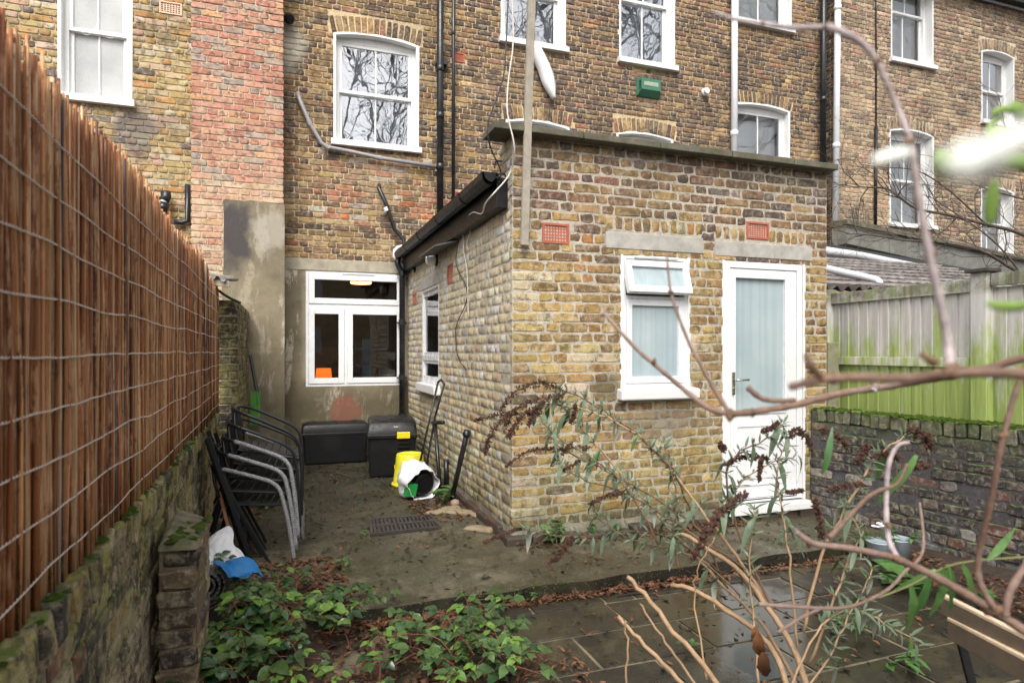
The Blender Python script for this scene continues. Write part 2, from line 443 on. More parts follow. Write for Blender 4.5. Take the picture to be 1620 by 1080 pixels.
M_ext, K_ext = brick_mats('ext', o_ext); M_house, K_house = brick_mats('house', o_house, grime=.5)
M_left, K_left = brick_mats('left', o_left); M_pink, K_pink = brick_mats('pink', o_pink, grime=.15)
M_right, K_right = brick_mats('right', o_right); M_lg, K_lg = brick_mats('lgarden', o_lg); M_pier, K_pier = brick_mats('pier', o_pier, rough=.6); M_rg, K_rg = brick_mats('rgarden', o_rg, rough=.6)
P_yellow = pal([(5, (.44, .29, .10)), (4, (.36, .23, .085)), (3, (.52, .38, .17)), (2, (.38, .19, .06)), (1.5, (.26, .15, .07)), (1, (.60, .50, .33)), (.6, (.14, .09, .06))], .16)
P_dark = pal([(4, (.22, .125, .07)), (3, (.17, .09, .06)), (2.4, (.30, .18, .08)), (2.4, (.12, .08, .07)), (.5, (.25, .10, .065)), (1, (.36, .24, .10)), (1, (.40, .26, .12)), (1, (.19, .15, .14))], .2)
P_side = pal([(5, (.64, .49, .24)), (3, (.55, .40, .17)), (3, (.72, .63, .43)), (1, (.52, .30, .12)), (1.5, (.62, .61, .58)), (.8, (.27, .2, .12))], .16)
P_house = pal([(4, (.27, .16, .07)), (3, (.16, .09, .05)), (3, (.38, .24, .10)), (3, (.085, .058, .045)), (1, (.46, .32, .16)), (.7, (.30, .12, .07))], .22)
P_housed = pal([(4, (.19, .115, .07)), (3, (.12, .075, .058)), (2, (.29, .18, .09)), (3, (.075, .055, .052)), (1, (.25, .12, .08))], .22)
P_houser = pal([(3, (.42, .17, .10)), (3, (.32, .20, .11)), (2, (.42, .28, .15)), (2, (.18, .11, .07)), (1, (.46, .40, .33)), (.5, (.60, .16, .05))], .15)
P_left = pal([(4, (.45, .32, .13)), (3, (.52, .40, .22)), (2, (.30, .21, .10)), (2, (.45, .24, .08)), (1.5, (.16, .13, .11)), (2, (.58, .48, .34)), (1, (.55, .36, .25))], .15)
P_pink = pal([(5, (.58, .27, .18)), (4, (.62, .33, .22)), (3, (.50, .21, .14)), (2, (.44, .33, .26)), (1, (.34, .28, .25)), (1, (.60, .34, .17))], .13)
P_pinkl = pal([(3, (.60, .36, .23)), (3, (.64, .47, .31)), (2, (.55, .28, .18))], .12)
P_right = pal([(4, (.40, .275, .185)), (3, (.29, .195, .135)), (3, (.54, .40, .26)), (2, (.19, .14, .115)), (1, (.42, .23, .16))], .2)
P_lg = pal([(3, (.34, .28, .13)), (2, (.24, .19, .10)), (2, (.07, .06, .055)), (1, (.45, .36, .22)), (1, (.28, .14, .08))], .2)
P_rg = pal([(5, (.035, .035, .042)), (3, (.055, .045, .048)), (2, (.09, .07, .065)), (1.2, (.15, .07, .06)), (2, (.025, .025, .03)), (.5, (.28, .25, .23))], .2)

white = simple('white_paint', (.76, .76, .75), .35, .05, 3, .12, 30, dirt=(.55, .54, .50), dirtamt=.25)
upvc = simple('white_plastic', (.75, .76, .77), .25, .03, 4, 0, dirt=(.60, .60, .56), dirtamt=.25)
conc = simple('grey_concrete', (.40, .38, .34), .9, .22, 12, .5, 90, dirt=(.20, .19, .16), dirtamt=.5)
black_pl = simple('black_plastic', (.008, .008, .009), .42, .2, 10, .08, 60, dirt=(.03, .028, .025), dirtamt=.4, spec=.3)
black_pipe = simple('black_pipe', (.011, .012, .015), .32, .2, 10, .05, 60, dirt=(.09, .085, .08), dirtamt=.3)
white_pipe = simple('white_pipe', (.72, .74, .76), .35, .05, 10, .05)
grey_pipe = simple('grey_pipe', (.30, .29, .30), .35, .1, 10, .05)
terracotta = simple('terracotta', (.40, .115, .07), .8, .15, 20, .3)
cream_tc = simple('cream_terracotta', (.62, .45, .33), .8, .1, 20, .3)
dark_void = simple('dark_void', (.012, .011, .010), .9, .1, 5, 0)
metal = simple('brushed_metal', (.55, .54, .52), .25, .1, 10, 0, metal=1)
cable_w = simple('white_cable', (.62, .60, .54), .5, .05, 10, 0)
cable_b = simple('black_cable', (.02, .02, .02), .5, .05, 10, 0)
def glass(name, refl=.3, tint=(1, 1, 1), rough=.0, wav=.0):
    g = G(name); nt = g.nt; nt.nodes.remove(g.b); out = [x for x in nt.nodes if x.type == 'OUTPUT_MATERIAL'][0]
    tr = g.n('ShaderNodeBsdfTransparent'); tr.inputs[0].default_value = (*tint, 1)
    gl = g.n('ShaderNodeBsdfGlossy'); gl.inputs['Roughness'].default_value = rough; gl.inputs[0].default_value = (1, 1, 1, 1)
    fr = g.n('ShaderNodeFresnel'); fr.inputs[0].default_value = 1.5
    f = g.math('ADD', fr.outputs[0], refl)
    if wav:
        b = g.n('ShaderNodeBump'); g.lk(g.noise(3, 2), b.inputs['Height']); b.inputs['Strength'].default_value = wav; b.inputs['Distance'].default_value = .02; g.lk(b.outputs[0], gl.inputs['Normal'])
    m = g.n('ShaderNodeMixShader'); g.lk(f, m.inputs[0]); g.lk(tr.outputs[0], m.inputs[1]); g.lk(gl.outputs[0], m.inputs[2]); g.lk(m.outputs[0], out.inputs[0])
    return g.m
glass_sky = glass('reflective_glass', .30, (.8, .85, .9), 0, .05)
glass_low = glass('window_glass', .05, (.9, .93, .95), 0, .04)
def frosted():
    g = G('frosted_glass', .28, .6); n = g.noise(2.0, 3); x, y, z = g.xyz(); wv = g.noise(1, 3, .5, vec=g.mapv(g.pos(), (30, 30, .6)))
    c = g.mix(g.step(n, .3, .7), (.33, .41, .44), (.45, .52, .53)); c = g.mix(g.mul(g.step(wv, .45, .6), .3), c, (.25, .32, .35)); g.col(c); g.bump(g.noise(300, 2), .15, .002)
    return g.m
frost = frosted()
def obscure():
    g = G('obscured_glass', .35, .5); g.col(g.mix(g.step(g.noise(2, 4), .3, .7), (.30, .31, .31), (.44, .45, .44)))
    g.bump(g.vor(90), .6, .004); return g.m
obsc = obscure()
blind = simple('pale_blind', (.66, .66, .65), .8, .04, 2, .1, 20)
backing_m = simple('backing_grey', (.60, .60, .60), .9, .1, 3, 0)  # pale sheet added behind panes to lift the dark tones in their reflections
curtain = simple('white_curtain', (.74, .74, .74), .9, .05, 2, .2, 20)
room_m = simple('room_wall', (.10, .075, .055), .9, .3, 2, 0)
def render_mat():
    g = G('wall_render', .8, .35)
    big = g.noise(1.8, 8, .72, dist=.4); run = g.noise(1.0, 7, .7, vec=g.mapv(g.pos(), (5.5, 5.5, 1.5)), dist=.3); x, y, z = g.xyz()
    c = g.mix(g.step(big, .35, .65), (.12, .10, .062), (.25, .21, .14))
    dry = g.step(run, .53, .59)
    dry2 = g.math('MAXIMUM', g.mul(dry, g.step(x, -.1, .0, .4, 1), g.step(g.noise(16, 5, .7), .35, .5)), g.mul(g.step(z, .98, 1.06), g.step(x, .15, .3), .85))
    dry2 = g.mul(dry2, g.step(g.noise(7, 5), .3, .45))
    c = g.mix(g.mul(dry2, .9), c, (.52, .46, .36))
    wet = g.mul(g.step(z, 1.0, .72), g.step(g.noise(3.2, 6, .7), .36, .46)); c = g.mix(g.mul(wet, .75), c, (.085, .07, .038))
    s1 = atY(372, 365, 8.04); c = g.mix(g.mul(g.blob((s1.x - .02, 8.05, s1.z - .02), (.19, .5, .42)), .88), c, (.045, .04, .045))
    s2 = atY(425, 365, 8.04); c = g.mix(g.mul(g.blob((s2.x, 8.05, s2.z - .02), (.2, .5, .22), .4), .55), c, (.42, .38, .32))
    s3 = atY(545, 650, 8.45); c = g.mix(g.mul(g.blob(s3, (.17, .5, .22), .25), .75), c, (.22, .085, .055))
    g.col(c); g.rough(g.step(big, .3, .7, .6, .9)); g.bump(g.math('ADD', g.noise(25, 7, .75), g.mul(dry, .15)), .5, .012); return g.m
render_m = render_mat()

# ------------------------------------------------------------ window builders
def sash_window(W, parent, u0, u1, v0, vs, rise, label=None, mode='sky', half=False, name='window', reveal=.1, curt=None):
    """arched painted reveal, two sashes, pane each, stone sill; u/v are wall coordinates of the opening"""
    n = 12
    def y(t): return vs + rise * (1 - (2 * t - 1) ** 2)
    mb = MB(); P = W.P; lip = .028; rr = random.Random(int(u0 * 1000))
    e = .005; pts_in = [(u0 + e, v0)] + [(u0 + e + (u1 - u0 - 2 * e) * k / n, y(k / n) - e) for k in range(n + 1)] + [(u1 - e, v0)]
    pts_out = [(u0 - lip, v0)] + [(u0 - lip * rr.uniform(.4, 1.2) + (u1 - u0 + 2 * lip) * k / n, y(k / n) + lip * rr.uniform(.4, 1.1)) for k in range(n + 1)] + [(u1 + lip, v0)]
    for k in range(len(pts_in) - 1):     # painted reveal and the paint line on the brick
        a, b = pts_in[k], pts_in[k + 1]; c, d = pts_out[k + 1], pts_out[k]
        mb.quad(P(*a, -.004), P(*b, -.004), P(*b, reveal), P(*a, reveal)); mb.quad(P(*d, -.004), P(*c, -.004), P(*b, -.004), P(*a, -.004))
        mb.quad(P(*d, -.004), P(*d, .02), P(*c, .02), P(*c, -.004))
    win = mb.make(name, white, parent)
    if label: win['label'] = label
    # box frame
    fb = MB(); fw = .05; fr = MB()
    fr.wbox(W, u0 - .001, u0 + fw, v0, vs + rise, reveal, reveal + .1); fr.wbox(W, u1 - fw, u1 + .001, v0, vs + rise, reveal, reveal + .1)
    poly = [P(u0 + fw, vs - .045, reveal + .004)] + [P(u0 + (u1 - u0) * k / n, y(k / n), reveal + .004) for k in range(n + 1)] + [P(u1 - fw, vs - .045, reveal + .004)]
    fr.prism(poly, -W.N * .08); fr.make('frame', white, win)
    m = (v0 + vs) / 2; a, b = u0 + fw, u1 - fw; st = .042
    def sash(lo, hi, d, nm, glassm):
        s = MB(); s.wbox(W, a, a + st, lo, hi, d, d + .035); s.wbox(W, b - st, b, lo, hi, d, d + .035)
        s.wbox(W, a + st, b - st, lo, lo + st, d, d + .035); s.wbox(W, a + st, b - st, hi - st, hi, d, d + .035)
        c = (a + b) / 2; s.wbox(W, c - .009, c + .009, lo + st, hi - st, d + .003, d + .03)
        o = s.make(nm, white, win, bevel=.003); 
        for q in ((a + st, c - .009), (c + .009, b - st)):
            g = MB(); g.quad(P(q[0], lo + st, d + .018), P(q[1], lo + st, d + .018), P(q[1], hi - st, d + .018), P(q[0], hi - st, d + .018))
            mesh_obj('pane', g.v, g.f, glassm, win)
        return o
    gm = {'sky': glass_sky, 'low': glass_low, 'obs': obsc, 'blind': glass_low}[mode]
    up = sash(m - .02, vs - .045, reveal + .008, 'upper_sash', gm); lo = sash(v0 + .01, m + .022, reveal + .05, 'lower_sash', gm)
    for t in (.3, .7):
        cu = a + (b - a) * t; lifts = MB()
        lifts.tube([P(cu + .035 * math.cos(q), m - .03 + .022 * -math.sin(q), reveal + .0) for q in [math.pi * k / 8 for k in range(9)]], .003, 5)
        lifts.make('sash_horn', white, win)
    s = MB(); s.wbox(W, u0 - .06, u1 + .06, v0 - .075, v0, -.07, .05); s.hexa([P(u0, v0, -.03), P(u1, v0, -.03), P(u1, v0, reveal + .08), P(u0, v0, reveal + .08), P(u0, v0 + .004, -.03), P(u1, v0 + .004, -.03), P(u1, v0 + .03, reveal + .08), P(u0, v0 + .03, reveal + .08)])
    s.make('sill', white, win, bevel=.006)
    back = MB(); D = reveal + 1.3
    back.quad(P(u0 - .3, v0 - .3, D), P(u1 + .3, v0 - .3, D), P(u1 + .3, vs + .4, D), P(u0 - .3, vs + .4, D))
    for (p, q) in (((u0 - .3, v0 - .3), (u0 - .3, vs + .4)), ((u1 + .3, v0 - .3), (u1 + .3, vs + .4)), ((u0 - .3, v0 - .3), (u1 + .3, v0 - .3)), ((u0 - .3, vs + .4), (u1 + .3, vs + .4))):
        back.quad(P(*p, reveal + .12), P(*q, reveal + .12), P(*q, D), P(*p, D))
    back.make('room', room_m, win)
    if curt:
        for (c0, c1, kind) in curt:
            cb = MB(); ca, cc = a + (b - a) * c0, a + (b - a) * c1; N_ = 14 if kind == 'curtain' else 1
            for k in range(N_):
                x0, x1 = ca + (cc - ca) * k / N_, ca + (cc - ca) * (k + 1) / N_
                d0 = reveal + .16 + (.02 * (k % 2)); d1 = reveal + .16 + (.02 * ((k + 1) % 2))
                cb.quad(P(x0, v0, d0), P(x1, v0, d1 if N_ > 1 else d0), P(x1, vs, d1 if N_ > 1 else d0), P(x0, vs, d0))
            cb.make(kind, curtain if kind == 'curtain' else (backing_m if kind == 'added_backing' else blind), win)
    return win
def soldiers(W, items, u0, u1, vs, rise, palf, seed, h=.215):
    rr = random.Random(seed); n = max(4, int((u1 - u0 + .1) / .073)); cx = (u0 + u1) / 2; wd = (u1 - u0) / 2 + .05
    for k in range(n):
        t = (k + .5) / n; uu = u0 - .05 + (u1 - u0 + .1) * t; off = (uu - cx) / wd
        vb = vs + rise * (1 - off * off) if abs(off) < 1 else vs
        ang = off * R(13)
        items.append(brick_item(W, uu + math.sin(ang) * h / 2, vb + .012 + h / 2 * rr.uniform(.97, 1.0), h, .0635, palf(rr), rr, 'w', 's', math.pi / 2 - ang))
def arch_hole(u0, u1, vs, rise): return (u0 - .085, u1 + .085, vs, vs + rise + .235)
def air_brick(W, parent, u0, u1, v0, v1, nx, ny, mat, name='air_brick'):
    m = MB(); fw = .016; d0, d1 = -.006, .02
    m.wbox(W, u0, u1, v0, v0 + fw, d0, d1).wbox(W, u0, u1, v1 - fw, v1, d0, d1).wbox(W, u0, u0 + fw, v0 + fw, v1 - fw, d0, d1).wbox(W, u1 - fw, u1, v0 + fw, v1 - fw, d0, d1)
    iw, ih = (u1 - u0 - 2 * fw), (v1 - v0 - 2 * fw)
    for k in range(nx + 1):
        u = u0 + fw + iw * (k) / nx; w2 = iw / nx * .2
        m.wbox(W, max(u0 + fw, u - w2), min(u1 - fw, u + w2), v0 + fw, v1 - fw, .001, d1)
    for k in range(ny + 1):
        v = v0 + fw + ih * k / ny; w2 = ih / ny * .2
        m.wbox(W, u0 + fw, u1 - fw, max(v0 + fw, v - w2), min(v1 - fw, v + w2), .002, d1)
    o = m.make(name, mat, parent)
    b = MB(); b.quad(W.P(u0 + .004, v0 + .004, .019), W.P(u1 - .004, v0 + .004, .019), W.P(u1 - .004, v1 - .004, .019), W.P(u0 + .004, v1 - .004, .019)); b.make('vent_void', dark_void, o)
    return o
def pipe(parent, pts, r, mat, name='drainpipe', joints=(), clips=(), n=12, curve=False):
    m = MB(); P = smooth_path(pts, 6) if curve else [Vector(p) for p in pts]
    m.tube(P, r, n)
    for j in joints:     # collars at fractions of the first-last line
        a, b = Vector(pts[0]), Vector(pts[-1]); c = a.lerp(b, j); d = (b - a).normalized()
        m.tube([c - d * .05, c - d * .045, c + d * .03, c + d * .035], [r * 1.02, r * 1.2, r * 1.2, r * 1.02], n)
    o = m.make(name, mat, parent, smooth=True)
    return o

# ------------------------------------------------------------ brick extension
EX, EY, SY = 1.517, 4.28, 8.45
WF = Wall((EX, EY, 0), (1, 0, 0), (0, -1, 0)); WS = Wall((EX, SY, 0), (0, -1, 0), (-1, 0, 0))
def F(px, py): p = atY(px, py, EY); return p.x - EX, p.z
def Sd(px, py): p = atX(px, py, EX); return SY - p.y, p.z
ext = thing('brick_extension', 'single storey yellow stock brick rear extension with white back door and stone coping', 'building', (EX, EY, 0))
FW = 2.897; FH = 2.925; SL = SY - EY
wu0, wv1 = F(985, 402); wu1, _ = F(1088, 402); _, wv0 = F(985, 617)
du0, dv1 = F(1145, 411); du1, _ = F(1271, 411); dv0 = .115
l1 = (*[F(958, 366)[0], F(1112, 366)[0]], F(958, 392)[1], F(958, 366)[1]); l2 = (F(1131, 381)[0], F(1284.5, 381)[0], F(1131, 404)[1], F(1131, 381)[1])
ab1 = (F(858, 352)[0], F(900, 352)[0], F(858, 384)[1], F(858, 352)[1]); ab2 = (F(1181, 350)[0], F(1216, 350)[0], F(1181, 377)[1], F(1181, 350)[1])
fh = [(wu0, wu1, wv0, wv1), (du0, du1, -.2, dv1)]
def pf(u, v, rr):
    lim = 2.22 + .12 * math.sin(u * 2.1) + rr.uniform(-.15, .15)
    if v < .16: return P_dark(rr)
    return P_dark(rr) if v > lim else P_yellow(rr)
items = lay(WF, 0, FW, 0.10, FH, fh + [l1, l2, ab1, ab2, (l1[0] + .02, l1[1] - .02, l1[3], l1[3] + .13), (l2[0] + .02, l2[1] - .02, l2[3], l2[3] + .13), (wu0 - .05, wu1 + .06, wv0 - .07, wv0)], pf, 'flemish', 11, 'w')
rr = random.Random(5)
for a, b, c, d in (l1, l2):         # row of bricks on edge over each lintel
    n = int((b - a) / .0745)
    for k in range(n):
        u = a + .037 + (b - a - .07) * k / (n - 1)
        if ab2[0] - .03 < u < ab2[1] + .03 and ab2[2] < d + .06 < ab2[3] + .1: continue
        items.append(brick_item(WF, u, d + .069, .1025, .064, P_yellow(rr), rr, 'w', 'h', math.pi / 2))
sw0, swt = Sd(667.5, 461); sw1, _ = Sd(694.5, 449); swb = Sd(667.5, 604)[1]
sl0, slt = Sd(664, 446); sl1 = Sd(699.5, 426.5)[0]; slb = Sd(664, 461)[1]
sab1 = (Sd(708.5, 450)[0], Sd(716, 450)[0], Sd(708.5, 450)[1], Sd(708.5, 420)[1]); sab2 = (Sd(653.5, 483)[0], Sd(658.5, 483)[0], Sd(653.5, 483)[1], Sd(653.5, 466)[1])
sh = [(sw0, sw1, swb, swt)]
items += lay(WS, 0, SL - .052, .10, 2.62, sh + [(sl0, sl1, slb, slt), sab1, sab2], lambda u, v, rr: P_side(rr), 'flemish', 12, 'n')
items += lay(WS, SL - .30, SL - .052, 2.62, FH, [], lambda u, v, rr: P_side(rr), 'flemish', 13, 'n')
commit(ext, items, M_ext)
sheet(WF, 0.04, FW, -.1, FH, fh, .0032, .24).make('wall', K_ext, ext)
sheet(WS, 0, SL - .04, -.1, 2.62, sh, .0024, .22).make('wall', K_ext, ext)
MB().box(EX + .0026, EX + .06, EY + .0036, EY + .06, -.1, FH - .002).make('corner_mortar', K_ext, ext)
MB().box(EX + .009, EX + .24, EY + .24, EY + .30, 2.6, FH).box(EX + .0055, EX + .03, EY + .062, EY + .3, 2.60, FH - .003).make('parapet_return', K_ext, ext)
MB().box(EX + FW - .02, EX + FW, EY + .012, SY, -.1, FH - .3).make('wall', K_ext, ext)
c = MB()
xs = [EX - .165, EX + .52, EX + 1.17, EX + 1.83, EX + 2.45, EX + FW + .03]
coping_m = simple('mossy_coping', (.12, .11, .08), .9, .4, 14, .8, 60, dirt=(.07, .08, .025), dirtamt=.8)
for k in range(5):
    MB().box(xs[k] + (.003 if k else 0), xs[k + 1] - .003, EY - .10 + rr.uniform(-.004, .004), EY + .19, FH, FH + .05 + rr.uniform(-.002, .002)).make('coping_stone', coping_m, ext, bevel=.006)
for a, b, cc, d in (l1, l2): MB().wbox(WF, a, b, cc, d, -.006, .1).make('lintel', conc, ext, bevel=.004)
MB().wbox(WS, sl0, sl1, slb, slt, -.004, .1).make('lintel', conc, ext, bevel=.003)
air_brick(WF, ext, *ab1, 8, 5, terracotta); air_brick(WF, ext, *ab2, 8, 6, terracotta)
air_brick(WS, ext, *sab1, 8, 6, terracotta); air_brick(WS, ext, *sab2, 8, 4, terracotta)
# plinth of dark footing bricks
foot = simple('wet_footing', (.05, .038, .03), .55, .3, 9, .7, 40, dirt=(.16, .06, .04), dirtamt=.6)
m = MB()
for k in range(15):
    a = -.06 + k * .2; m.wbox(WF, a, a + .19, -.1, .045 + rr.uniform(-.02, .02), -.05 - rr.uniform(0, .03), .02)
m.make('footing', foot, ext, bevel=.012)
m = MB()
for k in range(14):
    a = k * .305; m.wbox(WS, a, min(a + .30, SL + .03), -.1, .06 + rr.uniform(-.02, .02), -.03 - rr.uniform(0, .02), .02)
m.make('footing', foot, ext, bevel=.012)
# flat roof behind the parapet
MB().hexa([(EX - .06, EY + .25, 2.60), (EX + FW, EY + .25, 2.60), (EX + FW, SY, 2.60), (EX - .06, SY, 2.60), (EX - .06, EY + .25, 2.67), (EX + FW, EY + .25, 2.75), (EX + FW, SY, 2.75), (EX - .06, SY, 2.67)]).make('roof', simple('roof_felt', (.05, .05, .052), .8, .2), ext)
# fascia & gutter
MB().box(EX - .085, EX - .06, EY + .12, SY - .02, 2.42, 2.64).box(EX - .085, EX + .0, EY + .095, EY + .12, 2.42, 2.64).box(EX - .06, EX - .001, EY + .12, SY - .02, 2.42, 2.44).make('fascia', black_pl, ext, bevel=.003)
m = MB(); prof = [(-.0, 0), (-.012, -.05), (-.045, -.082), (-.085, -.075), (-.112, -.045), (-.118, 0), (-.108, 0), (-.10, -.04), (-.075, -.062), (-.045, -.068), (-.022, -.045), (-.012, 0)]
ya, yb = EY + .06, SY - .04; i0 = 0
gx = EX - .086; gz = 2.66
m.prism([(gx + a, ya, gz + b) for a, b in prof], (0, yb - ya, 0)); m.make('gutter', black_pl, ext)
m = MB()
for y in (EY + .08, 5.0, 5.9, 6.8, 7.6): m.prism([(gx + a * 1.06 + .002, y, gz + b * 1.07) for a, b in prof], (0, .09, 0))
m.prism([(gx + a, ya, gz + b) for a, b in prof[:6]], (0, .012, 0)); m.make('gutter_joint', black_pl, ext)
sm = MB(); sm.hexa([(EX - .20, 5.9, 2.37), (EX - .02, 5.75, 2.40), (EX - .02, 6.6, 2.40), (EX - .20, 6.7, 2.37), (EX - .20, 5.9, 2.385), (EX - .02, 5.75, 2.415), (EX - .02, 6.6, 2.415), (EX - .20, 6.7, 2.385)])
sm.make('loose_slate', simple('grey_slate', (.09, .085, .08), .6, .2), ext)
# downpipe in the corner
dpx = EX - .10; dpy = SY - .14
pipe(ext, [(EX - .15, dpy, 2.6), (EX - .16, dpy, 2.52), (dpx, dpy, 2.38), (dpx, dpy, .02)], .038, black_pipe)
m = MB()
for z in (2.36, 1.72, 1.0, .5): m.tube([(dpx, dpy, z), (dpx, dpy, z + .07)], .046, 12).box(dpx - .06, dpx + .07, dpy + .02, dpy + .10, z + .02, z + .04)
m.make('pipe_clip', black_pipe, ext)
# UPVC window in the front wall
def ring(mb, W, a, b, c, d, w_, d0, d1, wb=None):
    wb = w_ if wb is None else wb
    mb.wbox(W, a, a + w_, c, d, d0, d1).wbox(W, b - w_, b, c, d, d0, d1).wbox(W, a + w_, b - w_, c, c + wb, d0, d1).wbox(W, a + w_, b - w_, d - w_, d, d0, d1); return mb
def pane(W, a, b, c, d, dd, mat, parent, name='pane'):
    g = MB(); g.quad(W.P(a, c, dd), W.P(b, c, dd), W.P(b, d, dd), W.P(a, d, dd)); return g.make(name, mat, parent)
rv = random.Random(9)
def paint_edge(W, a, b, c, d, parent):     # ragged painted margin round an opening, sitting on the brick faces
    n = 26
    for (ux, side) in ((a, -1), (b, 1)):
        m = MB()
        for k in range(n):
            z0 = c + (d - c) * k / n; z1 = c + (d - c) * (k + 1) / n; q = .012 + .014 * rv.random()
            x0, x1 = (ux - q, ux + .004) if side < 0 else (ux - .004, ux + q)
            m.wbox(W, x0, x1, z0, z1, -.0045, .02)
        m.make('painted_margin', white, parent)
win = ring(MB(), WF, wu0, wu1, wv0 + .015, wv1, .032, .004, .07).make('window', upvc, ext, bevel=.004); win['label'] = 'white window with frosted panes and open top light'
paint_edge(WF, wu0, wu1, wv0, wv1, win)
H_ = wv1 - wv0; tz = wv1 - H_ * .30
MB().wbox(WF, wu0 + .032, wu1 - .032, tz - .025, tz + .0, .004, .07).make('transom', upvc, win, bevel=.003)
la, lb = wu0 + .034, wu1 - .034
low = ring(MB(), WF, la, lb, wv0 + .05, tz - .027, .05, -.004, .05).make('lower_sash', upvc, win, bevel=.005)
pane(WF, la + .05, lb - .05, wv0 + .10, tz - .077, .02, frost, win)
# open top-hung light, tilted outwards at the bottom
class TW(Wall): pass
ang = R(17); hz = wv1 - .045
T = Wall((EX, EY, 0), (1, 0, 0), (0, -1, 0))
def TP(u, v, d=0):
    dv = hz - v; q = d - .01
    vv = hz - dv * math.cos(ang) + q * math.sin(ang) * -1 * -1 * 0 - q * math.sin(ang); dd = -dv * math.sin(ang) + q * math.cos(ang)
    return WF.P(u, vv, dd)
T.P = TP
ta, tb, tc, td = wu0 + .012, wu1 - .012, tz + .005, wv1 - .045
ring(MB(), T, ta, tb, tc, td, .052, -.008, .045).make('top_light', upvc, win, bevel=.005)
pane(T, ta + .052, tb - .052, tc + .052, td - .052, .015, frost, win)
MB().wbox(WF, wu0 + .034, wu1 - .034, tz + .0, wv1 - .034, .071, .09).make('window_room', dark_void, win)
MB().wbox(WF, wu0 + .1, wu1 - .1, wv1 - .028, wv1 - .014, -.012, .004).make('trickle_vent', simple('vent_grey', (.45, .46, .46), .4), win, bevel=.002)
m = MB(); m.hexa([WF.P(wu0 - .045, wv0 - .075, -.07), WF.P(wu1 + .07, wv0 - .075, -.07), WF.P(wu1 + .07, wv0 - .075, .06), WF.P(wu0 - .045, wv0 - .075, .06), WF.P(wu0 - .045, wv0 + .004, -.075), WF.P(wu1 + .07, wv0 + .004, -.075), WF.P(wu1 + .07, wv0 + .02, .06), WF.P(wu0 - .045, wv0 + .02, .06)])
m.make('sill', white, win, bevel=.012)
# back door
door = ring(MB(), WF, du0 + .012, du1 - .012, .13, dv1 - .005, .055, .0, .075, .03).make('door', upvc, ext, bevel=.005); door['label'] = 'white half glazed back door with frosted pane'
paint_edge(WF, du0 + .004, du1 - .004, .12, dv1, door)
pl0, pl1 = du0 + .072, du1 - .072; lz0, lz1 = .165, dv1 - .065
g0 = F(1164, 500)[0]; g1 = F(1242.5, 500)[0]; gz0 = F(1164, 653)[1]; gz1 = F(1164, 439)[1]
m = MB(); d0, d1 = .006, .06
m.wbox(WF, pl0, g0, lz0, lz1, d0, d1).wbox(WF, g1, pl1, lz0, lz1, d0, d1).wbox(WF, g0, g1, gz1, lz1, d0, d1).wbox(WF, g0, g1, lz0, gz0, d0 + .0, d1)
leaf = m.make('door_leaf', upvc, door, bevel=.004)
pane(WF, g0, g1, gz0, gz1, .03, frost, door)
for (bw, dd) in ((.0, -.004),): ring(MB(), WF, g0 - .018, g1 + .018, gz0 - .018, gz1 + .018, .02, -.003, .01).make('glazing_bead', upvc, door, bevel=.006)
pa, pb, pc, pd = g0 - .005, g1 + .005, lz0 + .10, gz0 - .10
ring(MB(), WF, pa, pb, pc, pd, .022, -.001, .01).make('panel_moulding', upvc, door, bevel=.006)
MB().wbox(WF, pa + .055, pb - .055, pc + .055, pd - .055, .0, .012).make('door_panel', upvc, door, bevel=.006)
hu = (pl0 + g0) / 2; hz_ = F(1160, 601)[1]
hd = MB().wbox(WF, hu - .014, hu + .014, hz_ - .12, hz_ + .065, -.008, .006).make('door_handle', metal, door, bevel=.004)
MB().tube([WF.P(hu, hz_, -.005), WF.P(hu, hz_, -.045), WF.P(hu + .02, hz_, -.05), WF.P(hu + .115, hz_ + .002, -.05)], .009, 10).make('handle_lever', metal, hd, smooth=True)
m = MB(); m.tube([WF.P(hu, hz_ - .07, -.007), WF.P(hu, hz_ - .07, -.013)], .009, 12); m.make('keyhole', metal, hd)
MB().wbox(WF, pl0, pl1, .150, .158, -.002, .04).make('door_seal', black_pl, door)
MB().wbox(WF, du0 - .01, du1 + .035, .055, .115, -.09, .1).make('door_sill', white, door, bevel=.006)
MB().wbox(WF, du0, du1, -.05, .055, -.02, .2).make('door_step', foot, door)
# side wall window
sw = ring(MB(), WS, sw0, sw1, swb, swt, .045, .004, .07).make('window', upvc, ext, bevel=.004); sw['label'] = 'narrow white window in the limed side wall'
mm = swb + (swt - swb) * .27
MB().wbox(WS, sw0 + .045, sw1 - .045, mm - .03, mm + .03, .0, .06).make('transom', upvc, sw, bevel=.003)
for a, b in ((swb + .045, mm - .03), (mm + .03, swt - .045)):
    ring(MB(), WS, sw0 + .045, sw1 - .045, a, b, .035, .01, .05).make('sash', upvc, sw, bevel=.003); pane(WS, sw0 + .08, sw1 - .08, a + .035, b - .035, .03, glass_low, sw)
MB().wbox(WS, sw0 - .02, sw1 + .02, swb, swt, .3, .32).make('window_room', simple('window_room', (.16, .17, .17), .8), sw)
MB().wbox(WS, sw0 + .1, sw1 - .05, swt - .035, swt - .018, -.012, .004).make('trickle_vent', conc, sw)
m = MB(); m.wbox(WS, sw0 - .05, sw1 + .05, swb - .10, swb, -.07, .05); m.make('sill', white, sw, bevel=.012)
